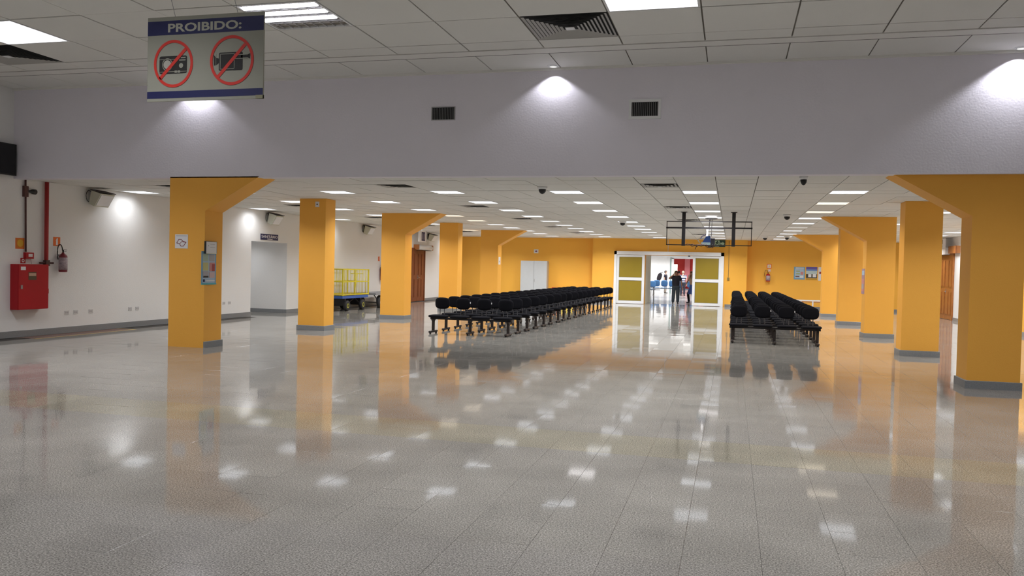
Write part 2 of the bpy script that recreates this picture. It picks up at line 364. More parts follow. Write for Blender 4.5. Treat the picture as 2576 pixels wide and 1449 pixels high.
# ================================================================ LIGHTS
LDS = {}
def throw(t, w, d, watts, col, z=-.012, spread=None):
    # the light of the fixture's own tubes, held to the louvre's cut-off angle
    key = (round(w, 2), round(d, 2), watts, col, spread)
    if key not in LDS:
        ld = bpy.data.lights.new('tube_light', 'AREA'); ld.shape = 'RECTANGLE'; ld.size = w*.9; ld.size_y = d*.9; ld.energy = watts; ld.spread = math.radians(spread or SPREAD); ld.color = col; LDS[key] = ld
    o = bpy.data.objects.new('tube_light', LDS[key]); C.objects.link(o); o.parent = t; o.location = (w/2, d/2, z)
def low_light(x0, y0, x1, y1, z, lm, label, group, name='ceiling_light', watts=None):
    w, d = x1-x0, y1-y0
    key = (round(w, 2), round(d, 2), lm.name)
    t = thing(name, label, 'ceiling light', (x0, y0, z), 0, group)
    if key not in LC:
        f = MB(); r = .022
        f.box(.004, .004, -.004, w-.004, r, .014).box(.004, d-r, -.004, w-.004, d-.004, .014).box(.004, r, -.004, r, d-r, .014).box(w-r, r, -.004, w-.004, d-r, .014)
        e = MB().add([(r, r, .002), (w-r, r, .002), (w-r, d-r, .002), (r, d-r, .002)], [(0, 3, 2, 1)])
        fn = MB()
        for k in range(1, 3): fn.box(r, d*k/3-.012, -.004, w-r, d*k/3+.012, .001)
        LC[key] = (f.mesh('frame', whitem), e.mesh('diffuser', lm), fn.mesh('louver', refl))
    a, b, c_ = LC[key]; link('frame', a, t); link('diffuser', b, t); link('louver', c_, t)
    if watts is None: watts = A_LOW*{lampc: 1, lampw: .9, lampb: 1.6, lampd: .35}.get(lm, 1)*min(1, w/.6)
    throw(t, w, d, round(watts, 1), (1, .9, .76) if lm is lampw else (.97, .98, 1))
    return t
LC = {}
warm = {(7, 1), (7, 2), (3, 3), (3, 4), (2, 7)}; dimm = {(6, 4), (5, 8), (7, 5)}; brt = {(6, 5), (4+1, 1)}
for bi, r_, x0, y0, x1, y1 in lights_low:
    lm = lampw if (bi, r_) in warm else lampd if (bi, r_) in dimm else lampb if (bi, r_) in brt else lampc
    tint = 'warm' if lm is lampw else 'dim' if lm is lampd else 'extra bright' if lm is lampb else 'white'
    fac = {lampc: 1, lampw: .9, lampb: 1.6, lampd: .35}[lm]*(.28 if x0 < -13 else 1)*((1.7 if x0 < 1 else 1.0) if r_ >= 8 else 1.15 if r_ > 3 else 1)*min(1, (x1-x0)/.6)
    low_light(x0, y0, x1, y1, ZL, lm, f'{tint} square ceiling light, {ORD[r_]} row behind the beam, {ORD[bi-1]} line from left wall', 'square lights in the low ceiling', watts=A_LOW*fac)
low_light(XL-2.6, 24.9, XL-2.0, 25.5, 2.48, lampc, 'added unseen fill light inside the toilets lobby', 'added lobby fill lights', watts=22)  # fixture added out of sight to brighten the lobby interior
low_light(XL-1.6, 23.2, XL-1.0, 23.8, 2.48, lampc, 'added unseen fill light just inside the doorless opening', 'added lobby fill lights', watts=10)  # second added fixture, lifts the walls just inside the opening
# big louvred fixtures of the upper ceiling
un = 0
for a, i in enumerate(uxl):
    for b, j in enumerate(uyl):
        x0, y0, x1, y1 = ux[i], uy[j], ux[i+1], uy[j+1]; w, d = x1-x0, y1-y0
        inview = (b == 0 and a < 3)
        lab = ['large louvred ceiling light at far left, all tubes lit', 'large louvred ceiling light above the prohibition sign, rear tubes dark', 'large white ceiling light beside the square air diffuser', 'large louvred ceiling light beyond the right edge of the picture'][a] if b == 0 else f'large louvred light over the entrance area, {ORD[b]} row before the beam, {ORD[a]} from left'
        t = thing('louvred_light', lab, 'ceiling light', (x0, y0, ZU), 0, 'large lights in the high ceiling')
        MB().box(.01, .01, -.004, w-.01, .04, .05).box(.01, d-.04, -.004, w-.01, d-.01, .05).box(.01, .04, -.004, .04, d-.04, .05).box(w-.04, .04, -.004, w-.01, d-.04, .05).build('frame', whitem, t)
        if b == 0 and a in (0, 2):
            MB().add([(.04, .04, .0), (w-.04, .04, 0), (w-.04, d-.04, 0), (.04, d-.04, 0)], [(0, 3, 2, 1)]).build('diffuser', lampu, t)
        else:
            MB().add([(.04, .04, .048), (w-.04, .04, .048), (w-.04, d-.04, .048), (.04, d-.04, .048)], [(0, 3, 2, 1)]).build('reflector', refl, t)
            for k in range(4):
                yy = .17+k*(d-.34)/3; lit = k < 3 if (a, b) == (1, 0) else True
                if (a, b) == (1, 0): lit = k < 2 or k == 2 and True
                if (a, b) == (1, 0) and k >= 3: lit = False
                MB().tube([(.06, yy, .028), (w-.06, yy, .028)], .05 if lit else .018, 8).build('tube', lampu if lit else tubeoff, t)
            for k in range(1, 9): MB().box(w*k/9-.004, .04, -.004, w*k/9+.004, d-.04, .03).build('louver_fin', refl, t)
            for k in range(1, 4): MB().box(.04, d*k/4-.004, -.002, w-.04, d*k/4+.004, .03).build('louver_fin', refl, t)
        throw(t, w, d, A_UP*(.8 if (a, b) == (1, 0) else (1.2, 1.0, .7, .4)[b]), (.96, .965, 1), -.01, SPREAD_UP)
# wall-washing downlights in front of the beam
for k, (xx, e_) in enumerate(((-9.75, 1.1), (-2.95, .85), (3.95, 2.7))):
    lab = ['small downlight grazing the beam behind the prohibition sign', 'small downlight grazing the middle of the beam', 'brightest downlight grazing the beam at far right'][k]
    t = thing('downlight', lab, 'downlight', (xx, YB-.16, ZU-.006), 0, 'downlights along the beam')
    MB().lathe((0, 0, 0), [(.10, .0), (.10, .012), (.07, .012), (.07, -.0)], 20).build('trim_ring', whitem, t)
    MB().lathe((0, 0, 0), [(.065, -.004), (.05, -.012), (.02, -.016)], 16).build('bulb', lampd, t)
    ld = bpy.data.lights.new('downlight_beam', 'SPOT'); ld.energy = E_SPOT*e_; ld.spot_size = math.radians(118); ld.spot_blend = .35; ld.shadow_soft_size = .03; ld.color = (.93, .93, 1)
    lo = bpy.data.objects.new('downlight_beam', ld); C.objects.link(lo); lo.parent = t; lo.location = (0, 0, -.03)
# ---------------------------------------------------------------- ceiling diffusers
def diffuser(x0, y0, x1, y1, z, label, group, rings=8):
    w, d = x1-x0, y1-y0; t = thing('air_diffuser', label, 'air vent', (x0, y0, z), 0, group)
    MB().box(.01, .01, .014, w-.01, d-.01, .02).build('backing', mat('vent_dark', (.02, .02, .02), .8), t)
    for k in range(rings):
        a = .02+k*min(w, d)*.5*.86/rings; th = min(w, d)*.5*.86/rings; zo = -.004; zi = -.004-.035*0+.012
        A = [(a, a), (w-a, a), (w-a, d-a), (a, d-a)]; b_ = a+th*.62; B = [(b_, b_), (w-b_, b_), (w-b_, d-b_), (b_, d-b_)]
        vs = [(p[0], p[1], zo-.02*k/rings) for p in A]+[(p[0], p[1], zi-.02*k/rings) for p in B]
        MB().add(vs, [(i, (i+1) % 4, 4+(i+1) % 4, 4+i) for i in range(4)]).build('vane', mat('vane_grey', (.42, .41, .39), .5), t)
    c = min(w, d)*.055; MB().box(w/2-c, d/2-c, -.026, w/2+c, d/2+c, -.018).build('centre_plate', whitem, t)
    return t
for k, (i, j) in enumerate(uvents):
    diffuser(ux[i], uy[j], ux[i+1], uy[j+1], ZU, ['large square louvred air diffuser beside the big white ceiling light', 'large square air diffuser at far left, behind the lit fixture', 'large square air diffuser at the right, outside the picture'][k], 'large diffusers in the high ceiling', 9)
for bi, bj, x0, y0, x1, y1 in vents_low:
    diffuser(x0, y0, x1, y1, ZL, f'small dark air diffuser, {ORD[bj//2]} row behind the beam, {ORD[bi//2]} from left', 'small diffusers in the low ceiling', 4)
# ---------------------------------------------------------------- dome detectors
def dome(x, y, label, r=.075, z=ZL):
    t = thing('ceiling_dome', label, 'detector', (x, y, z), 0, 'dark domes under the low ceiling')
    MB().lathe((0, 0, 0), [(r*1.15, 0), (r*1.15, -.03), (r*.9, -.05)], 18).build('mount', whitem, t)
    MB().lathe((0, 0, 0), [(r*.85, -.05), (r*.8, -.09), (r*.5, -.125), (.01, -.14)], 18).build('dome', blackp, t)
dome(-3.58, 15.83, 'dark camera dome nearest the beam, left of the ceiling lights row', .085)
dome(-3.45, 27.1, 'dark camera dome in the middle of the low ceiling', .1)
dome(1.37, 23.4, 'dark dome to the right of the black hanging frame', .09)
dome(1.33, 37.6, 'small dark dome near the far wall, right of the exit sign', .1)
dome(2.18, 36.9, 'small dark dome by the last ceiling light of the right line', .1)
dome(1.07, 14.25, 'dark dome just under the beam edge, right of centre', .06)
# ================================================================ COLUMNS
def column(x0, x1, y0, y1, haunch, label, frontbase=True, hx=1.13, hz=.64, top=ZL):
    cx, cy = (x0+x1)/2, (y0+y1)/2; t = thing('column', label, 'column', (cx, cy, 0), 0, 'ochre columns of the hall')
    a, b = x0-cx, x1-cx
    if haunch > 0: pts = [(a, 0), (b, 0), (b, top-hz), (b+hx, top), (a, top)]
    elif haunch < 0: pts = [(a, 0), (b, 0), (b, top), (a-hx, top), (a, top-hz)]
    else: pts = [(a, 0), (b, 0), (b, top), (a, top)]
    MB().prism([(p[0], y0-cy, p[1]) for p in pts], (0, y1-y0, 0)).build('shaft', yellow, t)
    e = .025; h = .12; mb = MB()
    if frontbase: mb.chbox(a-e, y0-cy-e, 0, b+e, y1-cy+e, h, .005)
    else: mb.chbox(b-.002, y0-cy+.0, 0, b+e, y1-cy+e, h, .005).chbox(a-e, y1-cy, 0, b, y1-cy+e, h, .005)
    mb.build('granite_base', granite, t)
    return t
LXr = -9.59
LY = [13.80, 18.62, 23.77, 28.83, 34.2]; RY = [13.90, 18.98, 24.03, 29.75, 35.05]
for k in range(5):
    hc = k % 2 == 0
    wx, wy = (.77, .56) if hc else (.70, .51)
    lab = ('ochre column with bracket head' if hc else 'plain square ochre column')+f', {ORD[k]} of the left row'
    column(LXr-wx, LXr, LY[k], LY[k]+wy, 1 if hc else 0, lab, k != 0)
    wx, wy = (.72, .60) if hc else (.72, .54)
    lab = ('ochre column with bracket head' if hc else 'plain square ochre column')+f', {ORD[k]} of the right row'
    column(3.45, 3.45+wx, RY[k], RY[k]+wy, -1 if hc else 0, lab)
# ================================================================ BENCHES
def pad(mb, w, h, t, n=24, ex=3.4, dome_=.3, curve=0):
    """superellipse cushion in the XY plane, thickness t along +Z"""
    rings = [(1-.10, 0), (1, t*.28), (1, t*.6), (.93, t*.9), (.7, t), (.0, t*1.02)]
    k0 = len(mb.v)
    for s_, z in rings:
        for j in range(n):
            a = 2*math.pi*j/n; ca, sa = math.cos(a), math.sin(a)
            x = w/2*math.copysign(abs(ca)**(2/ex), ca)*max(s_, .02); y = h/2*math.copysign(abs(sa)**(2/ex), sa)*max(s_, .02)
            mb.v.append((x, y, z+curve*(x/(w/2))**2))
    for i in range(len(rings)-1):
        for j in range(n): mb.f.append([k0+i*n+j, k0+i*n+(j+1) % n, k0+(i+1)*n+(j+1) % n, k0+(i+1)*n+j]); mb.mi.append(mb.cur); mb.sm.append(True)
    mb.f.append([k0+j for j in range(n)]); mb.mi.append(mb.cur); mb.sm.append(False)
    mb.f.append([k0+(len(rings)-1)*n+j for j in range(n)]); mb.mi.append(mb.cur); mb.sm.append(True)
    return mb
def make_bench():
    t = thing('bench', '', 'bench')
    MB().chbox(-1.02, -.03, .345, 1.02, .03, .395, .006).build('beam', darkm, t)
    leg = MB(); leg.chbox(-.032, -.022, .05, .032, .022, .345, .003); leg.prism([(-.03, -.10, .345), (-.03, .10, .345), (-.03, .03, .30), (-.03, -.03, .30)], (.06, 0, 0)); lm = leg.mesh('leg', legm)
    ft = MB().chbox(-.03, -.24, .028, .03, .24, .072, .008).mesh('foot_bar', legm)
    gl = MB().lathe((0, 0, 0), [(.024, 0), (.024, .028)], 10).mesh('glide', blackp)
    for x in (-.95, 0, .95):
        l = link('leg', lm, t, (x, 0, 0)); link('foot_bar', ft, l)
        for y in (-.2, .2): link('glide', gl, l, (0, y, 0))
    sm = pad(MB(), .455, .44, .06).mesh('seat', fabric)
    bk = pad(MB(), .375, .285, .055, ex=3.0, curve=-.022)
    bk.v = [(x, -z, y) for x, y, z in bk.v]; bm_ = bk.mesh('backrest', fabric)
    sup = MB(); 
    for s_ in (-.055, .055): sup.tube([(s_, .05, .385), (s_, .20, .385), (s_*1.0, .235, .43), (s_, .235, .70)], .010, 6)
    sup.box(-.07, -.1, .392, .07, .12, .402); spm = sup.mesh('back_support', darkm)
    tg = MB().box(.178, .218, .745, .192, .238, .785).mesh('sticker', paper)
    for k, x in enumerate((-.81, -.27, .27, .81)):
        link('seat', sm, t, (x, -.03, .40)); link('backrest', bm_, t, (x, .25, .735)); link('back_support', spm, t, (x, 0, 0))
        if k in (1, 2): tag(link('sticker', tg, t, (x, 0, 0)), 'small white sticker on the edge of a backrest')
    return t
proto = make_bench(); first = True
for block, n, x, y0, sp in (('left', 19, -6.07, 19.35, .977), ('right', 18, 1.02, 20.55, .985)):
    for k in range(n):
        b = proto if first else copy_tree(proto); first = False
        y = y0+sp*k+(random.uniform(-.04, .04) if k else 0)
        b.location = (x+random.uniform(-.02, .02), y, 0); b.rotation_euler = (0, 0, random.uniform(-.008, .008))
        row = 'front row' if k == 0 else 'rearmost row' if k == n-1 else f'{ORD[k]} row from the front'
        b['label'] = f'black four-seat beam bench, {row} of the {block} seating block'; b['group'] = f'four-seat benches of the {block} block'
# ================================================================ SLIDING DOORS (far)
d3 = tag(thing('door_3', None, None, (-3.0, YD, 0)), kind='structure')
F = Fr((0, YD, 0), *FRONT).rel(d3)
u = lambda x: P(x, 700, 1, YD).x
f = MB(); ft_ = .09
xa, xb, zt = P(1545, 700, 1, YD).x, P(1820, 700, 1, YD).x, 2.60
F.box(f, xa, 0, xa+ft_+.03, zt, 0, .16); F.box(f, xb-ft_-.05, 0, xb, zt, 0, .16); F.box(f, xa, zt-.17, xb, zt, 0, .16)
f.build('frame', whitem, d3)
def leaf(x0, x1, lab):
    l = MB(); s_ = .12; z0, z1, zm = .015, 2.42, 1.23; fr = .05
    F.box(l, x0, z0, x0+s_, z1, .04, .04+fr); F.box(l, x1-s_, z0, x1, z1, .04, .04+fr)
    F.box(l, x0+s_, z0, x1-s_, z0+.13, .04, .04+fr); F.box(l, x0+s_, z1-.10, x1-s_, z1, .04, .04+fr); F.box(l, x0+s_, zm-.07, x1-s_, zm+.07, .04, .04+fr)
    lo = l.build('door_leaf', whitem, d3)
    for a, b in ((z0+.13, zm-.07), (zm+.07, z1-.10)):
        g = MB(); F.box(g, x0+s_, a, x1-s_, b, .055, .07); tag(g.build('glass_pane', gold, lo), 'pane covered in olive gold film')
        for q in ((x0+s_, a, x0+s_+.015, b), (x1-s_-.015, a, x1-s_, b), (x0+s_, b-.015, x1-s_, b), (x0+s_, a, x1-s_, a+.015)):
            g = MB(); F.box(g, *q, .07, .082); g.build('glazing_bead', greym, lo)
leaf(P(1551, 700, 1, YD).x, P(1621, 700, 1, YD).x, 'left'); leaf(P(1742, 700, 1, YD).x, P(1814, 700, 1, YD).x, 'right')
s = MB(); F.box(s, P(1735, 700, 1, YD).x-.1, 2.38, P(1735, 700, 1, YD).x, 2.46, .05, .12); s.build('door_sensor', blackp, d3)
# ================================================================ ROOM BEYOND
mb = MB(); Y2 = YF+.3
bx = struct('floor', MB().box(-9, Y2, -.1, 3, 80, -.0), mat('far_floor', (.42, .40, .38), .16, var=.08, scale=1.5))
struct('ceiling', MB().box(-9, Y2, ZL, 3, 80, ZL+.1), tileM)
struct('wall_cream', MB().box(ox0-.8, Y2, 0, ox0, 45.2, ZL), cream)
struct('wall_side', MB().box(-9.2, 45.2, 0, -9, 80, ZL).box(-9, 45.0, 0, ox0-.8, 45.2, ZL).box(3, Y2, 0, 3.2, 80, ZL).box(ox1, Y2, 0, 3, Y2+.2, ZL), white)
dj = P(1689, 700, 1, 64).x
struct('wall_beyond', MB().box(-9, 64, 0, dj, 64.25, ZL).box(dj, 64, 2.62, 2.0, 64.25, ZL).box(2.0, 64, 0, 3, 64.25, ZL), mat('beyond_white', (.86, .85, .84), .5))
struct('wall_red', MB().box(-9, 79, 0, 3, 79.2, ZL), farred)
d4 = tag(thing('door_4', None, None, (dj, 64, 0)), kind='structure')
MB().box(-.02, -.06, 0, .16, .0, 2.66).box(.0, -.06, 2.6, 4, 0, 2.70).build('frame', whitem, d4)
MB().box(-.11, -.05, 0, -.03, -.01, 2.68).build('edge_panel', mat('teal_glass', (.22, .34, .31), .3), d4)
for nm, a0, a1, z0, z1, m_, lab, cat in (('wall_panel', 1722, 1735, .3, 3.1, farpink, 'tall pink panel on the red wall of the far room', 'panel'),):
    p0, p1 = P(a0, 700, 1, 78.8).x, P(a1, 700, 1, 78.8).x
    tag(MB().chbox(p0, 78.6, z0, p1, 79, z1, .01).build(nm, m_), lab, cat)
t = thing('cabinet', 'cream cabinet against the red wall beyond the doorway', 'cabinet', (P(1695, 700, 1, 76).x, 76, 0))
MB().chbox(-.30, -.2, 0, .30, .2, 2.28, .01).build('body', cream, t); MB().box(-.28, -.215, .1, -.01, -.2, 2.2).build('door', cream, t); MB().box(.01, -.215, .1, .28, -.2, 2.2).build('door', cream, t)
for (x, y) in ((-5.6, 50), (-3, 50), (-.5, 50), (-5.6, 56), (-3, 56), (-.5, 56), (-6.4, 61.5), (-4.2, 61.5), (-1.5, 61.5), (-5, 70), (-2.5, 70), (-5, 75), (-2.5, 75)):
    low_light(x, y, x+1.0, y+1.0, ZL-.02, lampf, f'white ceiling light beyond the sliding doors, {({50: "first", 56: "second", 61.5: "third", 70: "fourth", 75: "fifth"})[y]} row in, {"left" if x < -4.5 else "middle" if x < -2.8 else "right"} one', 'lights of the room beyond', watts=A_FAR)
# blue waiting chairs
def blue_row(x, y, n, label, rz=0):
    t = thing('waiting_chairs', label, 'chair row', (x, y, 0), rz)
    bl = mat('blue_seat', (.05, .15, .32), .4)
    MB().box(-.3, -.03, .36, .56*n, .03, .41).build('beam', greym, t)
    for k in range(n):
        s_ = pad(MB(), .5, .45, .04); s_.build('seat', bl, t, (.56*k, -.05, .41))
        b = pad(MB(), .48, .46, .04, curve=-.03); b.v = [(p[0], -p[2], p[1]) for p in b.v]; b.build('backrest', bl, t, (.56*k, .24, .75))
    for x_ in (-.15, .56*(n-1)+.1):
        l = MB(); l.box(x_-.02, -.02, .03, x_+.02, .02, .36).box(x_-.02, -.28, 0, x_+.02, .28, .04); l.build('leg', greym, t)
blue_row(P(1651, 720, 1, 62).x, 62, 4, 'row of blue waiting chairs by the white wall beyond the doors')
blue_row(P(1636, 730, 1, 56).x, 57, 1, 'single blue-grey chair beside the cream jamb beyond the doors')
blue_row(P(1718, 720, 1, 61).x, 60, 2, 'low dark blue chairs behind the man in striped shirt')
t = thing('stanchion', 'thin metal post with rail on the floor left of the doorway', 'stanchion', (P(1644, 763, 2, 0).x, P(1644, 763, 2, 0).y, 0))
MB().tube([(0, 0, 0), (0, 0, .85)], .022, 8).build('post', greym, t); MB().lathe((0, 0, 0), [(.1, 0), (.1, .012), (.03, .02)], 14).build('foot', greym, t)
MB().tube([(0, 0, .82), (-.25, 1.2, .82)], .015, 6).build('rail', greym, t); MB().tube([(-.25, 1.2, 0), (-.25, 1.2, .82)], .015, 6).build('post', greym, t)
# ================================================================ HOSE CABINET, PIPES, EXTINGUISHERS (left wall)
t = thing('hose_cabinet', 'red fire hose cabinet hung on the left wall', 'cabinet', (XL+.004, 14.1, .57))
y0, y1, hh, dp = 13.74-14.1, 14.5-14.1, .92, .19
MB().box(0, y0, 0, dp, y1, hh).build('body', red, t)
MB().chbox(0, 0, 0, y1-y0-.01, hh-.02, .02, .008)
dmb = MB(); dmb.box(dp, y0+.004, .006, dp+.018, y1-.004, hh-.006); dr = dmb.build('door', red, t)
h_ = MB(); h_.box(dp+.018, y0+.05, .42, dp+.03, y0+.09, .50); tag(h_.build('latch', greym, dr), 'small metal latch')
s = MB(); s.box(dp+.018, y0+.05, hh-.12, dp+.021, y0+.17, hh-.05); tag(s.build('paper_label', paper, dr), 'small white paper label')
s = MB(); s.box(dp+.018, y0+.24, hh-.32, dp+.021, y0+.44, hh-.16); pl = s.build('plate', mat('sticker_dark', (.09, .06, .03), .5), dr)
s = MB(); s.box(dp+.021, y0+.25, hh-.24, dp+.023, y0+.43, hh-.18); s.build('print_strip', mat('sticker_cream', (.55, .35, .25), .5), dr)
t = thing('standpipe', 'thick red standpipe rising from the hose cabinet to the ceiling', 'pipe', (XL+.01, 14.53, .9))
MB().tube([(.06, .05, .0), (.06, .05, ZL-.9-.01)], .042, 12).build('pipe', redpipe, t)
MB().tube([(.06, -.12, .62), (.06, .24, .62)], .02, 8).box(.03, -.0, .56, .11, .1, .68).build('clamp', rust, t)
MB().lathe((.06, .05, -.02), [(.055, 0), (.055, .1)], 12).build('coupling', redpipe, t)
t = thing('conduit', 'thin rust-brown pipe with a black horn near the ceiling', 'pipe', (XL, 14.07, 1.74))
MB().tube([(.03, .02, 0), (.03, .0, ZL-1.75)], .018, 8).build('pipe', rust, t)
MB().lathe((.04, .1, 1.24), [(.02, -.1), (.025, 0), (.05, .06), (.055, .14)], 12, axis=1).build('horn', blackp, t); MB().box(0, -.05, 1.12, .06, .05, 1.34).build('bracket', rust, t)
t = thing('alarm_box', 'small red fire alarm call point above the hose cabinet', 'alarm', (XL, 14.15, 1.60))
MB().chbox(0, -.09, 0, .07, .11, .13, .004).build('body', red, t); MB().box(.07, -.03, .04, .075, .07, .1).build('window', paper, t); MB().tube([(.03, .07, 0), (.03, .09, -.1)], .004, 5).build('cord', greym, t)
def wall_sign(name, lab, cat, fr, uu, vv, wu, hv, m_, parts=(), th=.006, group=None):
    t = thing(name, lab, cat, fr.pt(uu, vv, 0), 0, group); r = fr.rel(t)
    mb = MB(); r.box(mb, uu-wu/2, vv-hv/2, uu+wu/2, vv+hv/2, 0, th); mb.build('panel', m_, t)
    k = 0
    for (kind, a, b, c_, d, pm, *rest) in parts:
        k += 1; q = MB(); n0 = th+.0005*k
        if kind == 'rect': r.box(q, uu+a*wu, vv+b*hv, uu+c_*wu, vv+d*hv, th-.001, th+.001*k)
        if kind == 'disc': r.disc(q, uu+a*wu, vv+b*hv, c_, th-.001, th+.001*k)
        if kind == 'ring': r.ring(q, uu+a*wu, vv+b*hv, c_, c_, d, th-.001, th+.001*k, 24)
        if kind == 'poly': r.poly(q, [(uu+p[0]*wu, vv+p[1]*hv) for p in rest[0]], th-.001, th+.001*k)
        q.build('print', pm, t)
    return t, r
LW = Fr((XL, 0, 0), *LWALL); RW = Fr((XRW, 0, 0), *RWALL)
yel = mat('sign_yellow', (.75, .42, .03), .6); blu = mat('poster_blue', (.18, .36, .52), .5); blu2 = mat('poster_light_blue', (.42, .55, .68), .5); tea = mat('poster_teal', (.08, .45, .50), .5); grn = mat('poster_green', (.35, .42, .16), .5); pnk = mat('poster_pink', (.60, .25, .24), .5); gry = mat('poster_grey', (.42, .40, .42), .5)
wall_sign('alarm_sign', 'orange sign with yellow disc beside the rust-brown pipe', 'sign', LW, 13.97, 1.91, .22, .22, orange, [('rect', -.42, -.42, .42, .42, mat('sign_amber', (.70, .22, .02), .6)), ('disc', .02, .02, .075, 0, yel)])
wall_sign('call_point_sign', 'small red square sign above the hose cabinet corner', 'sign', LW, 14.05, 1.56, .12, .11, red, [('disc', 0, 0, .035, 0, paper), ('disc', 0, 0, .018, 0, red)])
def ext_sign(fr, uu, vv, lab): wall_sign('extinguisher_sign', lab, 'sign', fr, uu, vv, .19, .19, orange, [('rect', -.12, -.38, .14, .25, paper), ('poly', 0, 0, 0, 0, paper, [(-.2, .05), (-.02, .38), (.14, .38), (.14, .2), (-.08, .2)])], group='extinguisher signs')
ext_sign(LW, 14.93, 1.98, 'orange and white extinguisher sign on the left wall near the hose cabinet')
ext_sign(LW, 31.9, 1.88, 'small orange extinguisher sign on the far left wall beside the third column')
def extinguisher(fr, uu, zb, lab, body=red, hgt=.42, wrap=True, r=.085, sc=1):
    t = thing('fire_extinguisher', lab, 'fire extinguisher', fr.pt(uu, zb, .125), 0, 'wall-hung fire extinguishers')
    R2 = r
    MB().lathe((0, 0, 0), [(R2*.9, 0), (R2, .015), (R2, hgt*.78), (R2*.8, hgt*.88), (R2*.35, hgt*.95), (R2*.3, hgt)], 18).build('cylinder', body, t)
    if wrap: MB().lathe((0, 0, 0), [(R2+.002, hgt*.12), (R2+.002, hgt*.74)], 18).build('label_wrap', mat('ext_label', (.40, .33, .36), .5, var=.6, scale=28), t)
    MB().box(-.012, -.012, hgt, .012, .012, hgt+.05).box(-.012, -.012, hgt+.05, .012, .09, hgt+.06).box(-.012, -.012, hgt+.02, .012, .08, hgt+.03).build('valve_handle', blackp, t)
    side = -1; pts = []
    for i in range(13):
        a = math.pi*(.0+i/12*1.25); pts.append(fr.u*(-.02-.07+.07*math.cos(a))*1.0+fr.v*(hgt+.04+.13*math.sin(a)+(-.0 if i < 8 else -.02*(i-7))))
    MB().tube([p for p in pts], .011, 6).build('hose', blackp, t)
    b = MB(); b.prism([fr.u*(-.03)+fr.v*(hgt*.8)-fr.n*.11, fr.u*.03+fr.v*(hgt*.8)-fr.n*.11, fr.u*.03+fr.v*(hgt*.9)-fr.n*.11, fr.u*(-.03)+fr.v*(hgt*.9)-fr.n*.11], fr.n*.08); b.build('wall_bracket', greym, t)
extinguisher(LW, 14.98, 1.33, 'fire extinguisher with pale label wrap near the hose cabinet', mat('ext_maroon', (.20, .02, .03), .4))
extinguisher(LW, 32.05, 1.0, 'red extinguisher on left wall half hidden by the third column', red, .6, False, .1)
extinguisher(LW, 32.4, 1.3, 'second red extinguisher hidden behind the third column', red, .5, False, .09)
# floor marking
t = thing('floor_marking', 'faded red floor patch with yellow border under the hose cabinet', 'floor marking', (XL+.35, 15.0, 0))
MB().box(-.3, -1.15, .0003, .17, 1.7, .0009).build('red_field', mat('worn_red_paint', (.20, .10, .075), .25, var=.3, scale=5), t)
MB().box(.17, -1.2, .0003, .23, 1.75, .0011).box(-.3, 1.7, .0003, .17, 1.75, .0011).build('yellow_border', mat('worn_yellow_paint', (.52, .36, .06), .3, var=.2, scale=5), t)
# outlets
ot = thing('wall_outlet', '', 'wall outlet', (XL, 15.23, .4))
MB().chbox(0, 0, 0, .12, .075, .008, .002)
p = MB(); p.box(0, -.06, 0, .008, .06, .085); p.build('plate', mat('outlet_plate', (.60, .60, .60), .5), ot)
for s_ in (-.025, .025):
    q = MB(); q.box(.008, s_-.012, .025, .0095, s_+.012, .06); q.build('socket', gry, ot)
for k, (yy, lab) in enumerate(((15.23, 'leftmost of the three wall outlets right of the hose cabinet'), (15.49, 'middle of the three wall outlets right of the hose cabinet'), (15.94, 'rightmost of the three wall outlets below the extinguisher'), (17.22, 'left of the paired wall outlets beside the first column'), (17.47, 'right of the paired wall outlets beside the first column'), (21.08, 'left of the paired outlets seen behind the first column'), (21.36, 'right of the paired outlets seen behind the first column'))):
    o = ot if k == 0 else copy_tree(ot); o.location = (XL, yy, .4); o['label'] = lab; o['group'] = 'outlets low on the left wall'
# wall speakers / floodlight boxes
def wall_box(y, lab):
    t = thing('wall_speaker', lab, 'speaker', (XL, y-.35, 2.86), 0, 'white wall speakers along the left wall')
    w, h, d = .44, .30, .26
    # wedge body leaning out of the wall
    pr = [(.06, 0), (.20, -.06), (d+.12, .22), (.12, h)]
    MB().prism([(p[0], -w/2, p[1]) for p in pr], (0, w, 0)).build('body', mat('speaker_cream', (.60, .60, .50), .5), t)
    n = Vector((.28, 0, -.0)); a = Vector((.20, 0, -.06)); b = Vector((d+.12, 0, .22))
    g = MB(); di = (b-a).normalized(); nn = Vector((di.z, 0, -di.x))
    g.prism([a+di*.03+Vector((0, -w/2+.03, 0)), a+di*.03+Vector((0, w/2-.03, 0)), b-di*.03+Vector((0, w/2-.03, 0)), b-di*.03+Vector((0, -w/2+.03, 0))], nn*.012); g.build('grille', mat('speaker_grille', (.88, .89, .92), .5), t)
    MB().prism([(.10, -w/2-.01, h), (d+.14, -w/2-.01, .235), (d+.14, -w/2-.01, .25), (.10, -w/2-.01, h+.02)], (0, w+.02, 0)).build('top_cover', mat('speaker_top', (.05, .035, .035), .7), t)
    MB().box(0, -.05, .05, .12, .05, .3).build('bracket', darkm, t)
    pts = [(.03, -.18+.09*math.cos(a_), .17+.13*math.sin(a_)) for a_ in [i/14*2*math.pi for i in range(15)]]
    MB().tube(pts, .007, 5).build('cable', darkm, t)
for y_, lab in ((16.35, 'white wall speaker nearest, high on the left wall before the first column'), (23.8, 'white wall speaker above the toilets sign'), (30.8, 'white wall speaker high above the luggage carts'), (38.0, 'white wall speaker beyond the brown door')):
    wall_box(y_, lab)
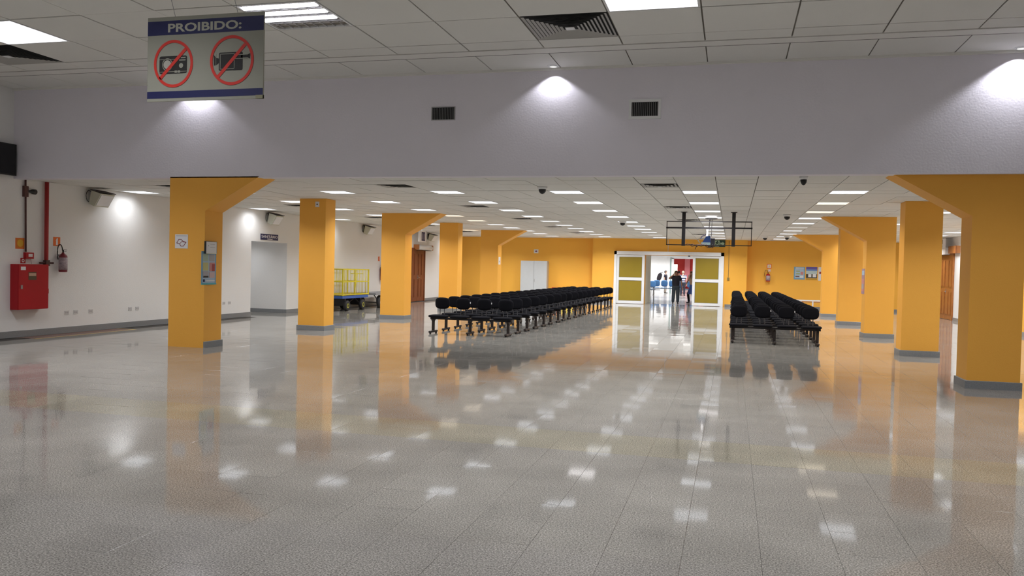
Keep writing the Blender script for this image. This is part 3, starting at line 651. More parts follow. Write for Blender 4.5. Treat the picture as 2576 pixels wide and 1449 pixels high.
# monitor at left edge
t = thing('monitor', 'black monitor on the left wall, cut by the picture edge', 'monitor', (XL+.004, 13.35, 3.25))
MB().box(.05, -.42, .0, .12, .40, .62).build('screen_body', blackp, t); MB().box(0, -.08, .2, .05, .08, .4).build('bracket', darkm, t); MB().box(.12, -.39, .03, .122, .37, .59).build('screen', mat('dark_glass', (.004, .004, .005), .15), t)
# ================================================================ TOILETS SIGN
t = thing('toilets_sign', 'navy toilets sign reading SANITÁRIO above the doorless opening', 'sign', (XL, 23.45, 2.43))
r = LW.rel(t); mb = MB(); u0, u1, v0, v1 = 22.95, 23.97, 2.33, 2.515
r.box(mb, u0, v0, u1, v1, 0, .012); mb.build('panel', navy, t)
text(r, 'SANITÁRIO', u0+.04, v0+.065, u1-.04, v1-.02, .014, 'lettering', paper, t, .012)
mb = MB(); r.box(mb, u0+.38, v0+.022, u0+.68, v0+.04, .012, .0135); mb.build('print_strip', paper, t)
# ================================================================ CARTS
cy = mat('cart_yellow', (.66, .56, .02), .4, var=.08); cb_ = mat('cart_blue', (.03, .10, .38), .45); rub = mat('tyre_rubber', (.02, .02, .022), .7); hub = mat('hub_yellow', (.50, .48, .04), .5)
def wheel(parent, x, y, r_, hm):
    w = link('wheel', MB().lathe((0, 0, 0), [(r_*.62, -.05), (r_*.9, -.06), (r_, -.035), (r_, .035), (r_*.9, .06), (r_*.62, .05)], 22, axis=0).mesh('wheel', rub), parent, (x, y, r_))
    link('hub', MB().lathe((0, 0, 0), [(r_*.63, -.04), (r_*.3, -.058), (r_*.3, .058), (r_*.63, .04)], 16, axis=0).mesh('hub', hm), w)
t = thing('luggage_cart', 'yellow cage luggage cart with blue platform near the left wall', 'cart', (-13.35, 27.6, 0))
# local box: x along -.5...5, y -.85...85
X0, X1, Y0, Y1, ZP = -.42, .42, -1.15, .95, .44
MB().box(X0, Y0, ZP, X1, Y1, ZP+.1).build('platform', cb_, t)
MB().box(X0+.03, Y0+.03, ZP+.1, X1-.03, Y1-.03, ZP+.115).build('deck_board', mat('deck_wood', (.42, .30, .10), .6, var=.2), t)
zt_ = 1.47; zm_ = 1.02
posts = [(X0, Y0), (X1, Y0), (X0, Y1), (X1, Y1), (X1, (Y0+Y1)/2-.1), (X0, (Y0+Y1)/2-.1)]
for px_, py_ in posts: MB().box(px_-.02, py_-.02, ZP+.1, px_+.02, py_+.02, zt_).build('post', cy, t)
for z in (zt_-.02, zm_, ZP+.13):
    for (a, b) in (((X0, Y0), (X1, Y0)), ((X1, Y0), (X1, Y1)), ((X1, Y1), (X0, Y1)), ((X0, Y1), (X0, Y0))):
        MB().box(min(a[0], b[0])-.016, min(a[1], b[1])-.016, z-.016, max(a[0], b[0])+.016, max(a[1], b[1])+.016, z+.016).build('rail', cy, t)
barm = MB().tube([(0, 0, ZP+.1), (0, 0, zt_)], .0065, 5).mesh('bar', cy)
for k in range(1, 7): link('bar', barm, t, (X0+(X1-X0)*k/7, Y1, 0)); link('bar', barm, t, (X0+(X1-X0)*k/7, Y0, 0))
for k in range(1, 18): link('bar', barm, t, (X1, Y0+(Y1-Y0)*k/18, 0)); link('bar', barm, t, (X0, Y0+(Y1-Y0)*k/18, 0))
h = MB(); h.tube([(.05, .55, ZP+.12), (.12, .6, 1.3)], .018, 8); h.tube([(-.12, .6, 1.3), (.36, .6, 1.3)], .014, 8); h.build('pull_handle', cy, t)
for (x, y) in ((X1-.04, Y0+.42), (X1-.04, Y1-.42), (X0+.04, Y0+.42), (X0+.04, Y1-.42)): wheel(t, x, y, .185, hub)
for y in (Y0+.42, Y1-.42): MB().tube([(X0, y, .185), (X1, y, .185)], .02, 8).box(X0+.1, y-.05, .185, X1-.1, y+.05, ZP).build('axle', darkm, t)
MB().tube([(X1-.1, Y0+.42, .2), (X1-.1, 0, ZP)], .014, 6).tube([(X1-.1, Y1-.42, .2), (X1-.1, 0, ZP)], .014, 6).build('brace', darkm, t)
t = thing('flatbed_cart', 'grey flatbed cart with black tyres beside the yellow cage cart', 'cart', (-13.3, 30.55, 0))
MB().box(-.45, -1.5, .50, .45, 1.2, .57).build('platform', mat('cart_grey', (.22, .23, .25), .5), t)
for (x, y) in ((.38, -.95), (.38, .75), (-.38, -.95), (-.38, .75)): wheel(t, x, y, .21, greym)
for y in (-.95, .75): MB().tube([(-.42, y, .21), (.42, y, .21)], .02, 8).build('axle', darkm, t)
MB().tube([(.36, -1.45, .5), (.36, -1.0, .25)], .018, 6).tube([(.36, -.8, .25), (.36, -.1, .5)], .014, 6).tube([(.36, .6, .25), (.36, .1, .5)], .014, 6).tube([(.36, -.9, .2), (.36, .7, .2)], .018, 6).build('brace', darkm, t)
# ================================================================ WOODEN DOORS
def wood_door(name, fr, u0, u1, z1, m_, leaves=2):
    d = tag(thing(name, None, None, fr.pt((u0+u1)/2, 0, 0)), kind='structure'); r = fr.rel(d)
    f = MB(); r.box(f, u0-.08, 0, u0, z1+.08, -.01, .06); r.box(f, u1, 0, u1+.08, z1+.08, -.01, .06); r.box(f, u0, z1, u1, z1+.08, -.01, .06); f.build('frame', m_, d)
    w = (u1-u0)/leaves
    for k in range(leaves):
        a, b = u0+k*w+.004, u0+(k+1)*w-.004; l = MB(); r.box(l, a, .01, b, z1, 0, .035); lf = l.build('door_leaf', m_, d)
        for (z0_, z1_) in ((.18, z1*.44), (z1*.50, z1-.16)):
            for (p0, p1) in ((a+.10, (a+b)/2-.04), ((a+b)/2+.04, b-.10)):
                q = MB(); r.box(q, p0, z0_, p1, z1_, .035, .042)
                r.box(q, p0+.035, z0_+.035, p1-.035, z1_-.035, .042, .056); q.build('door_panel', m_, lf)
    q = MB(); c_ = (u0+u1)/2; r.box(q, c_+.04, 1.02, c_+.07, 1.2, .035, .05); q.tube([r.pt(c_+.055, 1.1, .05), r.pt(c_+.055, 1.1, .09), r.pt(c_+.22, 1.1, .09)], .012, 6); q.build('handle', greym, d)
wood_door('door_1', LW, 35.25, 37.05, 2.36, woodD)
wood_door('door_2', RW, -37.82, -35.75, 2.52, woodR)
# air curtains and signs over both doors
def air_curtain(fr, uu, z, lab, L=1.35):
    t = thing('air_curtain', lab, 'air curtain', fr.pt(uu, z, 0), 0); r = fr.rel(t)
    q = MB(); q.tube([r.pt(uu-L/2, z, .13), r.pt(uu+L/2, z, .13)], .125, 14); q.build('casing', whitem, t)
    q = MB(); r.box(q, uu-L/2-.15, z-.1, uu-L/2, z+.13, 0, .22); q.build('end_box', woodR, t)
    q = MB(); r.box(q, uu+L/2, z-.1, uu+L/2+.12, z+.13, 0, .22); q.build('end_box', woodR, t)
    q = MB(); r.box(q, uu-L/2+.05, z-.13, uu+L/2-.05, z-.11, .06, .2); q.build('outlet_slot', blackp, t)
air_curtain(LW, 36.75, 2.47, 'white tube-shaped air curtain above the dark brown door', 1.7)
t = thing('wall_cladding_box', 'brown wooden box beside the white unit over the right door', 'box', (XRW, 35.65, 2.72)); MB().box(-.16, -.75, -.13, 0, .4, .15).build('box_body', woodR, t); MB().box(-.165, -.77, -.14, -.155, -.72, .16).build('end_trim', woodD, t)
t = thing('air_curtain', 'boxy white air curtain above the orange-brown right door', 'air curtain', (XRW, 37.0, 2.72)); MB().chbox(-.24, -.85, -.16, 0, .9, .13, .02).build('casing', whitem, t); MB().box(-.2, -.8, -.175, -.05, .85, -.16).build('outlet_slot', blackp, t)
t, r = wall_sign('hanging_sign', 'white board with dark blue pictogram above the brown door', 'sign', Fr((XL+.35, 0, 0), *LWALL), 35.9, 2.98, .95, .5, paper, [('rect', -.18, -.42, .28, .38, navy), ('rect', -.1, -.3, -.04, .25, gry), ('rect', .1, -.3, .16, .25, gry), ('rect', .4, -.5, .42, .5, ink)], th=.03)
t, r = wall_sign('hanging_sign', 'white board with dark pictures above the right wall door', 'sign', Fr((XRW-.3, 0, 0), *RWALL), -36.6, 3.0, 1.5, .36, paper, [('rect', -.36, -.45, -.12, .4, ink), ('rect', -.3, -.2, -.2, .2, gry), ('rect', -.05, -.1, .26, .4, ink), ('rect', -.02, -.3, .22, .2, mat('sign_olive', (.25, .22, .06), .5)), ('rect', -.02, -.45, .24, -.25, ink)], th=.03)
# ================================================================ PROIBIDO SIGN
YS = 7.5
t = thing('hanging_sign', 'hanging board reading PROIBIDO with crossed-out camera and camcorder', 'sign', (-5.25, YS, 3.7))
S = Fr((-5.92, YS, 3.28), *FRONT).rel(t); SW, SH = 1.345, .862
mb = MB(); S.box(mb, 0, 0, SW, SH, -.02, 0); mb.build('board', signbg, t)
mb = MB(); S.box(mb, 0, SH*.785, SW, SH*.953, 0, .001); mb.build('navy_band', navy, t)
mb = MB(); S.box(mb, 0, SH*.035, SW, SH*.118, 0, .001); mb.build('navy_band', navy, t)
text(S, 'PROIBIDO:', SW*.18, SH*.815, SW*.815, SH*.918, .0025, 'lettering', mat('sign_letters', (.42, .42, .36), .5), t, .028)
def rr(mb, u0, v0, u1, v1, rad, n0, n1):
    pts = []
    for cx_, cy_, a0 in ((u1-rad, v1-rad, 0), (u0+rad, v1-rad, 90), (u0+rad, v0+rad, 180), (u1-rad, v0+rad, 270)):
        for i in range(5): a = math.radians(a0+i*22.5); pts.append((cx_+rad*math.cos(a), cy_+rad*math.sin(a)))
    S.poly(mb, pts, n0, n1)
sx = lambda x: SW*(x-70)/(1755-70)                     # picture of the board, crop units
def sv(x, y):                                          # v from crop y with the skewed edges removed
    k = (x-70)/1685; top = 145+(50-145)*k; bot = 1370+(1325-1370)*k; return SH*(1-(y-top)/(bot-top))
cm = MB(); c0u, c0v, c1u, c1v = sx(252), sv(252, 965), sx(660), sv(660, 690)
rr(cm, c0u, c0v, c1u, c1v, .02, .001, .002); tag(cm.build('camera_icon', ink, t), 'black camera pictogram')
def bits(name, m_, fn): q = MB(); fn(q); return q.build(name, m_, t)
w_ = c1u-c0u; h_ = c1v-c0v
def det(q):
    S.ring(q, c0u+w_*.29, c0v+h_*.52, w_*.185, w_*.2, .008, .002, .003); S.disc(q, c0u+w_*.79, c0v+h_*.44, w_*.075, .002, .003)
    S.box(q, c0u, c0v+h_*.80, c0u+w_*.7, c0v+h_*.825, .002, .003); S.box(q, c0u, c0v+h_*.10, c0u+w_, c0v+h_*.125, .002, .003)
    S.box(q, c0u+w_*.72, c0v+h_*.72, c0u+w_*.95, c0v+h_*.78, .002, .003); S.box(q, c0u+w_*.78, c0v+h_*.85, c0u+w_*.95, c0v+h_*.92, .002, .003)
    S.box(q, c0u+w_*.56, c0v+h_*.04, c0u+w_*.65, c0v+h_*.17, .002, .0035); S.box(q, c0u+w_*.67, c0v+h_*.04, c0u+w_*.76, c0v+h_*.17, .002, .0035)
bits('icon_detail', signbg, det); bits('icon_lens', mat('lens_grey', (.40, .38, .34), .5), lambda q: S.disc(q, c0u+w_*.29, c0v+h_*.52, w_*.14, .002, .0028))
e0u, e0v, e1u, e1v = sx(1125), sv(1125, 920), sx(1465), sv(1465, 640)
q = MB(); rr(q, e0u, e0v, e1u, e1v, .015, .001, .002)
we, he = e1u-e0u, e1v-e0v
S.poly(q, [(e0u, e0v+he*.45), (e0u-.02, e0v+he*.35), (e0u-.055, e0v+he*.30), (e0u-.062, e0v+he*.9), (e0u-.03, e0v+he*.72), (e0u, e0v+he*.68)], .001, .002)
S.box(q, e1u-.02, e0v+he*.68, e1u+.065, e0v+he*.82, .001, .002); S.poly(q, [(e1u+.06, e0v+he*.66), (e1u+.085, e0v+he*.60), (e1u+.085, e0v+he*.90), (e1u+.06, e0v+he*.84)], .001, .002)
tag(q.build('camcorder_icon', ink, t), 'black camcorder pictogram')
def det2(q):
    a, b, c_, d = e0u+we*.05, e0v+he*.07, e0u+we*.66, e0v+he*.93
    for z in ((a, b, c_, b+.006), (a, d-.006, c_, d), (a, b, a+.006, d), (c_-.006, b, c_, d)): S.box(q, *z, .002, .003)
    S.box(q, e1u-.09, e0v+he*.83, e1u+.06, e0v+he*.855, .002, .003); S.box(q, e1u-.09, e0v+he*.62, e1u+.06, e0v+he*.645, .002, .003)
    S.box(q, e0u-.035, e0v+he*.3, e0u-.031, e0v+he*.92, .002, .003)
bits('icon_detail', signbg, det2)
for (cx_, cyc, rx, ry, x1_, y1_, x0_, y0_) in ((460, 812, 290, 352, 645, 590, 262, 1035), (1310, 765, 312, 362, 1500, 530, 1120, 1005)):
    q = MB(); wv = .029; cu_, cv_ = sx(cx_), sv(cx_, cyc); ru = rx/1685*SW; rv = ry/1250*SH
    S.ring(q, cu_, cv_, ru, rv, wv, .002, .0042, 48)
    a = Vector((sx(x0_), sv(x0_, y0_))); b = Vector((sx(x1_), sv(x1_, y1_))); dd = (b-a).normalized(); nn = Vector((-dd.y, dd.x))*.017
    S.poly(q, [tuple(a-nn), tuple(b-nn), tuple(b+nn), tuple(a+nn)], .003, .0042); tag(q.build('prohibition_ring', signred, t), 'red ring with diagonal bar')
for uu in (.32, SW-.3):
    MB().tube([S.pt(uu, SH, -.01), S.pt(uu-.25, SH+(ZU-4.142), -.01)], .003, 5).build('hanging_wire', greym, t)
q = MB(); S.box(q, SW-.08, .0, SW, .035, -.024, .002); q.build('corner_clip', mat('sign_edge', (.25, .24, .15), .6), t)
# ================================================================ BEAM GRILLES
def grille(x0, z0, x1, z1, lab, frame):
    t = thing('wall_grille', lab, 'air vent', ((x0+x1)/2, YB, z0), 0, 'dark grilles on the beam'); r = Fr((0, YB, 0), *FRONT).rel(t)
    r = Fr((-(x0+x1)/2, 0, -z0), *FRONT)
    q = MB(); r.box(q, x0, z0, x1, z1, .0, .003); q.build('backing', mat('vent_black', (.01, .01, .01), .9), t)
    q = MB(); e = .045 if frame else .012
    r.box(q, x0-e, z0-e, x0, z1+e, 0, .016); r.box(q, x1, z0-e, x1+e, z1+e, 0, .016); r.box(q, x0, z0-e, x1, z0, 0, .016); r.box(q, x0, z1, x1, z1+e, 0, .016); q.build('frame', whitem if frame else mat('grille_frame', (.45, .44, .45), .5), t)
    n = 14
    for k in range(n):
        a = x0+(x1-x0)*(k+.5)/n; q = MB(); r.box(q, a-.006, z0, a+.006, z1, .002, .014); q.build('slat', mat('slat_grey', (.13, .13, .13), .5), t)
grille(-5.11, 4.18, -4.70, 4.39, 'small dark grille on the beam, left one without white frame', False)
grille(-1.66, 4.16, -1.23, 4.39, 'small dark grille in a white frame, right one on the beam', True)
# ================================================================ COLUMN NOTICES
Cf = Fr((0, LY[0], 0), *FRONT)
pts_a = [(-.36, -.06), (-.2, .2), (-.02, .2), (.1, .08), (.36, 0), (.16, -.28), (-.04, -.28), (-.14, -.12)]
t, r = wall_sign('notice', 'white square notice with dark red angular outline on first left column', 'notice', Cf, -10.09, 2.0, .28, .265, paper)
q = MB()
def strokes(q, pts, fr, cu_, cv_, w, h, th, n0, n1, close=True):
    for i in range(len(pts) if close else len(pts)-1):
        a = Vector((cu_+pts[i][0]*w, cv_+pts[i][1]*h)); b = pts[(i+1) % len(pts)]; b = Vector((cu_+b[0]*w, cv_+b[1]*h)); d = b-a
        if d.length < 1e-6: continue
        d.normalize(); n_ = Vector((-d.y, d.x))*th
        fr.poly(q, [tuple(a-n_-d*th), tuple(b-n_+d*th), tuple(b+n_+d*th), tuple(a+n_-d*th)], n0, n1)
strokes(q, pts_a, r, -10.09, 1.985, .28, .265, .005, .006, .008)
strokes(q, [(-.14, -.12), (.02, .04), (.3, .0)], r, -10.09, 1.985, .28, .265, .004, .006, .008, False)
q.build('red_outline_emblem', mat('emblem_red', (.22, .01, .02), .6), t)
q = MB(); r.box(q, -10.09-.115, 2.10, -10.09+.115, 2.112, .006, .007); q.build('print_strip', gry, t)
Cs = Fr((LXr, 0, 0), *LWALL)
t, r = wall_sign('poster', 'tall blue information poster on the side of first left column', 'poster', Cs, 13.93, 1.51, .46, .63, blu, [('rect', -.42, -.45, .42, .42, blu2), ('rect', -.4, .2, -.05, .42, mat('poster_pale_green', (.40, .50, .38), .5)), ('rect', .02, .2, .38, .40, gry), ('rect', -.4, -.08, -.04, .16, mat('poster_yellow', (.55, .52, .22), .5)), ('rect', .04, -.1, .4, .16, pnk), ('rect', .2, -.1, .4, .12, mat('poster_red', (.40, .05, .05), .5)), ('rect', -.4, -.28, -.04, -.1, gry), ('rect', -.38, -.29, -.04, -.24, ink), ('rect', .02, -.3, .38, -.13, mat('poster_rose', (.62, .45, .45), .5)), ('rect', -.38, -.42, -.28, -.34, navy), ('rect', -.2, -.40, .38, -.37, paper), ('rect', -.5, -.5, .5, -.46, tea)])
t, r = wall_sign('framed_notice', 'framed white notice overlapping the top of the blue poster', 'notice', Fr((LXr+.012, 0, 0), *LWALL), 13.945, 1.895, .35, .235, blackp, [('rect', -.46, -.45, .47, .47, paper), ('rect', -.3, .1, -.24, .2, gry), ('rect', -.1, .25, .3, .28, gry), ('rect', -.1, .0, .3, .03, gry), ('rect', -.46, -.5, .47, -.45, mat('frame_pale', (.8, .78, .6), .3))], th=.035)
t = thing('sensor_plate', 'small white plate with black lens high on second left column', 'sensor', (-9.815, LY[1], 3.08)); MB().box(-.05, -.012, -.065, .05, 0, .065).build('plate', paper, t); MB().lathe((0, -.012, 0), [(.018, 0), (.018, -.008)], 12, axis=1).build('lens', blackp, t)
C3 = Fr((3.45, 0, 0), *RWALL)
wall_sign('poster', 'narrow mauve poster on the side of third right column', 'poster', C3, -24.45, 1.5, .5, .68, mat('poster_mauve', (.42, .26, .30), .6), [('rect', -.4, .25, .4, .42, blu2), ('rect', -.4, -.4, .4, .1, pnk), ('rect', -.3, -.3, .3, -.1, gry)])
wall_sign('notice', 'tiny white notice on the side of the fifth left column', 'notice', Cs, 34.45, 1.93, .3, .32, paper, [('rect', -.2, -.2, .2, .0, gry)])
# ================================================================ FAR WALL THINGS
FWf = Fr((0, YF, 0), *FRONT)
t = thing('locker_cabinet', 'pale grey two-door metal cabinet against the far ochre wall', 'cabinet', (-9.78, YF-.25, 0))
MB().chbox(-.70, -.2, .03, .68, .20, 2.02, .01).build('body', mat('locker_grey', (.50, .52, .53), .45), t)
for a, b in ((-.69, -.005), (.005, .67)):
    q = MB(); q.box(a, -.222, .06, b, -.2, 1.99); l = q.build('door', mat('locker_grey', (.5, .52, .53), .45), t)
q = MB(); q.box(.03, -.235, .95, .05, -.222, 1.1); q.build('handle', greym, t); q = MB(); q.box(-.68, -.18, 0, .66, .2, .03); q.build('plinth', greym, t)
wall_sign('notice', 'white notice with purple mark above the grey metal cabinet', 'notice', FWf, -9.79, 2.52, .24, .2, paper, [('poly', 0, 0, 0, 0, mat('mark_purple', (.20, .06, .16), .6), [(-.3, 0), (0, .25), (.3, 0), (0, -.25)])])
t = thing('box', 'small red box standing behind the seats by the far wall', 'box', (-8.68, YF-.45, 0)); MB().chbox(-.13, -.12, .35, .13, .12, .69, .01).build('body', red, t); MB().box(-.15, -.14, 0, .15, .14, .35).build('stand', darkm, t); MB().box(-.13, -.125, .46, .13, -.12, .52).build('white_stripe', paper, t)
t = thing('bench_box', 'low yellow box behind the black seats at far wall', 'box', (-8.1, YF-.3, 0)); MB().chbox(-.35, -.15, 0, .35, .15, .64, .01).build('body', mat('bright_yellow', (.8, .6, .03), .5), t); MB().box(-.36, -.16, .6, .36, .16, .65).build('lid', mat('bright_yellow', (.8, .6, .03), .5), t)
extinguisher(FWf, 1.68, 1.27, 'red extinguisher on the ochre wall right of the sliding doors', red, .38, True, .1)
wall_sign('extinguisher_sign', 'white and orange extinguisher sign right of the sliding doors', 'sign', FWf, 1.72, 2.0, .22, .23, orange, [('rect', -.35, -.35, .35, .35, paper), ('rect', -.1, -.25, .1, .2, yel)])
wall_sign('notice', 'tiny pinkish label between extinguisher sign and red extinguisher', 'notice', FWf, 1.74, 1.8, .12, .12, mat('label_pink', (.75, .55, .45), .6), [('rect', -.3, -.1, .3, .1, paper)])
wall_sign('poster', 'blue-framed poster with coloured text, left of the pair on ochre wall', 'poster', FWf, 3.11, 1.7, .50, .60, blu, [('rect', -.4, -.4, .4, .36, blu2), ('rect', -.35, .38, .4, .45, paper), ('rect', -.3, .12, .05, .2, grn), ('rect', -.3, -.1, .05, .0, grn), ('rect', .1, -.12, .36, .12, pnk), ('rect', -.35, -.3, .0, -.22, mat('poster_brown', (.15, .06, .04), .6)), ('rect', .05, -.36, .36, -.2, paper)])
wall_sign('poster', 'landscape poster with blue sky and white houses on the ochre wall', 'poster', FWf, 3.66, 1.7, .50, .62, mat('poster_sky', (.16, .28, .60), .5), [('rect', -.5, -.05, .5, .2, mat('poster_haze', (.50, .62, .62), .5)), ('rect', -.5, -.35, .5, -.05, mat('poster_dark', (.06, .05, .03), .6)), ('rect', -.3, -.28, -.02, -.06, paper), ('rect', .1, -.28, .42, -.04, paper), ('rect', -.5, -.5, .5, -.36, mat('poster_amber', (.55, .30, .02), .6)), ('rect', -.5, .32, .5, .5, mat('poster_violet', (.14, .10, .38), .6))])
wall_sign('notice', 'narrow white notice with red mark beside the landscape poster', 'notice', FWf, 4.06, 1.69, .2, .64, paper, [('rect', -.3, .0, .3, .16, mat('poster_darkred', (.30, .03, .03), .6))])
t = thing('barrier_rail', 'pale low barrier rail before the far ochre wall', 'railing', (3.5, YF-.6, 0))
MB().box(-.95, -.03, .40, .75, .03, .46).build('top_rail', whitem, t)
for x in (-.9, -.33, .2, .7): MB().box(x-.03, -.02, 0, x+.03, .02, .40).build('post', paper, t)
MB().box(-.9, -.01, .34, .7, .01, .385).build('lower_rail', mat('rail_red', (.45, .2, .1), .5), t)
t = thing('conduit', 'thin grey conduit with switch box right of the sliding doors', 'conduit', (P(1832, 700, 1, YD).x, YD, 1.38)); MB().tube([(0, -.015, .0), (0, -.015, 1.8)], .012, 6).build('tube', mat('conduit_tan', (.35, .25, .12), .6), t); MB().box(-.05, -.04, -.1, .05, 0, .03).build('switch_box', mat('box_olive', (.25, .18, .05), .6), t)
t = thing('conduit', 'pale thin conduit above the left door leaf', 'conduit', (P(1681, 620, 1, YD).x, YD, 2.6)); MB().tube([(0, -.015, .0), (0, -.015, .62)], .012, 6).build('tube', paper, t)
# exit sign
t = thing('exit_sign', 'dark green exit sign with running figure and arrow, far wall', 'sign', (-.62, YD-.12, 3.05)); r = Fr((-.62, YD-.12, 3.05), *FRONT).rel(t)
gs = mat('exit_green', (.015, .05, .03), .5); gl_ = mat('exit_pale', (.45, .58, .42), .5)
q = MB(); r.box(q, -.27, -.17, .27, .15, -.05, 0); q.build('panel', gs, t)
q = MB(); r.box(q, -.24, -.12, -.0, .13, 0, .004); q.build('figure_field', gl_, t)
q = MB(); strokes(q, [(-.3, -.4), (0, 0), (.1, .3), (-.2, .1)], r, -.12, -.0, .22, .24, .018, .004, .007, False); strokes(q, [(0, 0), (.25, -.1), (.3, -.4)], r, -.12, 0, .22, .24, .018, .004, .007, False); strokes(q, [(.1, .3), (.35, .12)], r, -.12, 0, .22, .24, .014, .004, .007, False); r.disc(q, -.085, .1, .022, .004, .007, 12); q.build('running_figure', gs, t)
q = MB(); r.poly(q, [(.04, .03), (.14, .03), (.14, .08), (.24, -.02), (.14, -.12), (.14, -.06), (.04, -.06)], 0, .005); q.build('arrow', gl_, t)
q = MB(); r.box(q, -.22, -.16, -.02, -.14, 0, .004); q.build('print_strip', gl_, t)
q = MB(); r.box(q, -.20, .15, -.18, .17, -.04, -.02); r.box(q, -.2, .02, .2, .04, -.12, -.05); q.build('bracket', darkm, t)
t = thing('emergency_lamp', 'dark two-lens emergency lamp left of the exit sign', 'lamp', (-1.02, YD-.15, 2.98)); MB().chbox(-.14, -.06, -.13, .12, .15, .13, .01).build('body', mat('lamp_body_dark', (.05, .05, .07), .5), t)
for s_ in (-.07, .06): MB().lathe((s_, -.06, 0), [(.05, 0), (.045, -.03), (.01, -.04)], 12, axis=1).build('lens', greym, t)
# ================================================================ HANGING FRAME + PROJECTOR GEAR
YH = 22.6
t = thing('display_bracket', 'black steel display frame hung from the ceiling on two posts', 'frame', (-.63, YH, ZL))
def bar(x0, z0, x1, z1, w, nm): MB().box(min(x0, x1)-w, -.02, min(z0, z1)-w-ZL, max(x0, x1)+w, .02, max(z0, z1)+w-ZL).build(nm, darkm, t)
for x in (-.635, .64):
    MB().box(x-.045, -.04, 2.33-ZL, x+.045, .04, 0).build('post', darkm, t); MB().box(x-.08, -.08, -.012, x+.08, .08, -.0).build('ceiling_plate', darkm, t)
bar(-1.07, 2.97, 1.09, 2.97, .011, 'crossbar'); bar(-1.07, 2.805, 1.09, 2.805, .02, 'crossbar'); bar(-1.07, 2.355, 1.09, 2.355, .011, 'crossbar')
bar(-1.07, 2.355, -1.07, 2.97, .009, 'upright'); bar(1.09, 2.355, 1.09, 2.97, .009, 'upright')
rc = random.Random(11)
for k, (a, b) in enumerate(((-.6, -.1), (-.45, .0), (-.3, .1))):
    pts = [(a+(b-a)*i/8, .03, 2.36-ZL+.03*math.sin(i*1.3+k)-.02*(i % 3 == 0)) for i in range(9)]
    MB().tube(pts, .008, 5).build('cable', mat('cable_brown', (.10, .05, .04), .6), t)
MB().tube([(-.28, .03, 2.36-ZL), (-.30, .03, 2.31-ZL), (-.33, .03, 2.24-ZL)], .008, 5).build('cable', darkm, t)
MB().tube([(-.1, .03, 2.36-ZL), (0, .03, 2.29-ZL), (.08, .03, 2.30-ZL), (.12, .03, 2.38-ZL)], .006, 5).build('cable', darkm, t)
t = thing('projector_pole', 'ceiling pole with lit tube lamp and blue-white projector gear', 'projector', (P(1786, 553, 1, 24.2).x, 24.2, ZL-.02))
MB().lathe((.04, 0, -.06), [(.05, .06), (.17, .02), (.18, 0), (.13, -.02)], 20).build('ceiling_plate', greym, t)
MB().lathe((.04, 0, -.02), [(.14, 0), (.16, .012), (.12, .02)], 20).build('glow_ring', lampb, t)
MB().tube([(-.0, 0, -.06), (-.02, 0, -.36)], .014, 8).tube([(.06, 0, -.06), (.05, 0, -.55)], .01, 6).build('pole', greym, t)
MB().tube([(-.06, -.02, -.36), (-.065, -.02, -.56)], .024, 10).build('tube_lamp', lampb, t)
pb = mat('projector_blue', (.03, .10, .40), .4); pc = mat('projector_cyan', (.50, .72, .78), .3)
MB().prism([(-.09, -.1, -.55), (.02, -.1, -.53), (.04, -.1, -.74), (-.14, -.1, -.78), (-.2, -.1, -.74)], (0, .2, 0)).build('blue_housing', pb, t)
MB().chbox(-.22, -.13, -.79, .03, .12, -.72, .01).build('pale_tray', pc, t)
MB().tube([(-.12, -.05, -.62), (-.26, -.05, -.60), (-.33, -.05, -.64), (-.26, -.05, -.74)], .015, 6).build('cable', mat('cable_cream', (.65, .60, .45), .5), t)
MB().tube([(-.10, -.08, -.5), (-.2, -.1, -.55), (-.24, -.08, -.62)], .02, 6).build('cable', mat('cable_lilac', (.45, .42, .58), .5), t)
MB().chbox(.04, -.08, -.78, .15, .1, -.60, .01).build('dark_box', mat('lamp_body_dark', (.05, .05, .07), .5), t)
MB().prism([(.06, -.05, -.78), (.14, -.05, -.78), (.10, -.05, -.88)], (0, .08, 0)).build('nozzle', rust, t)
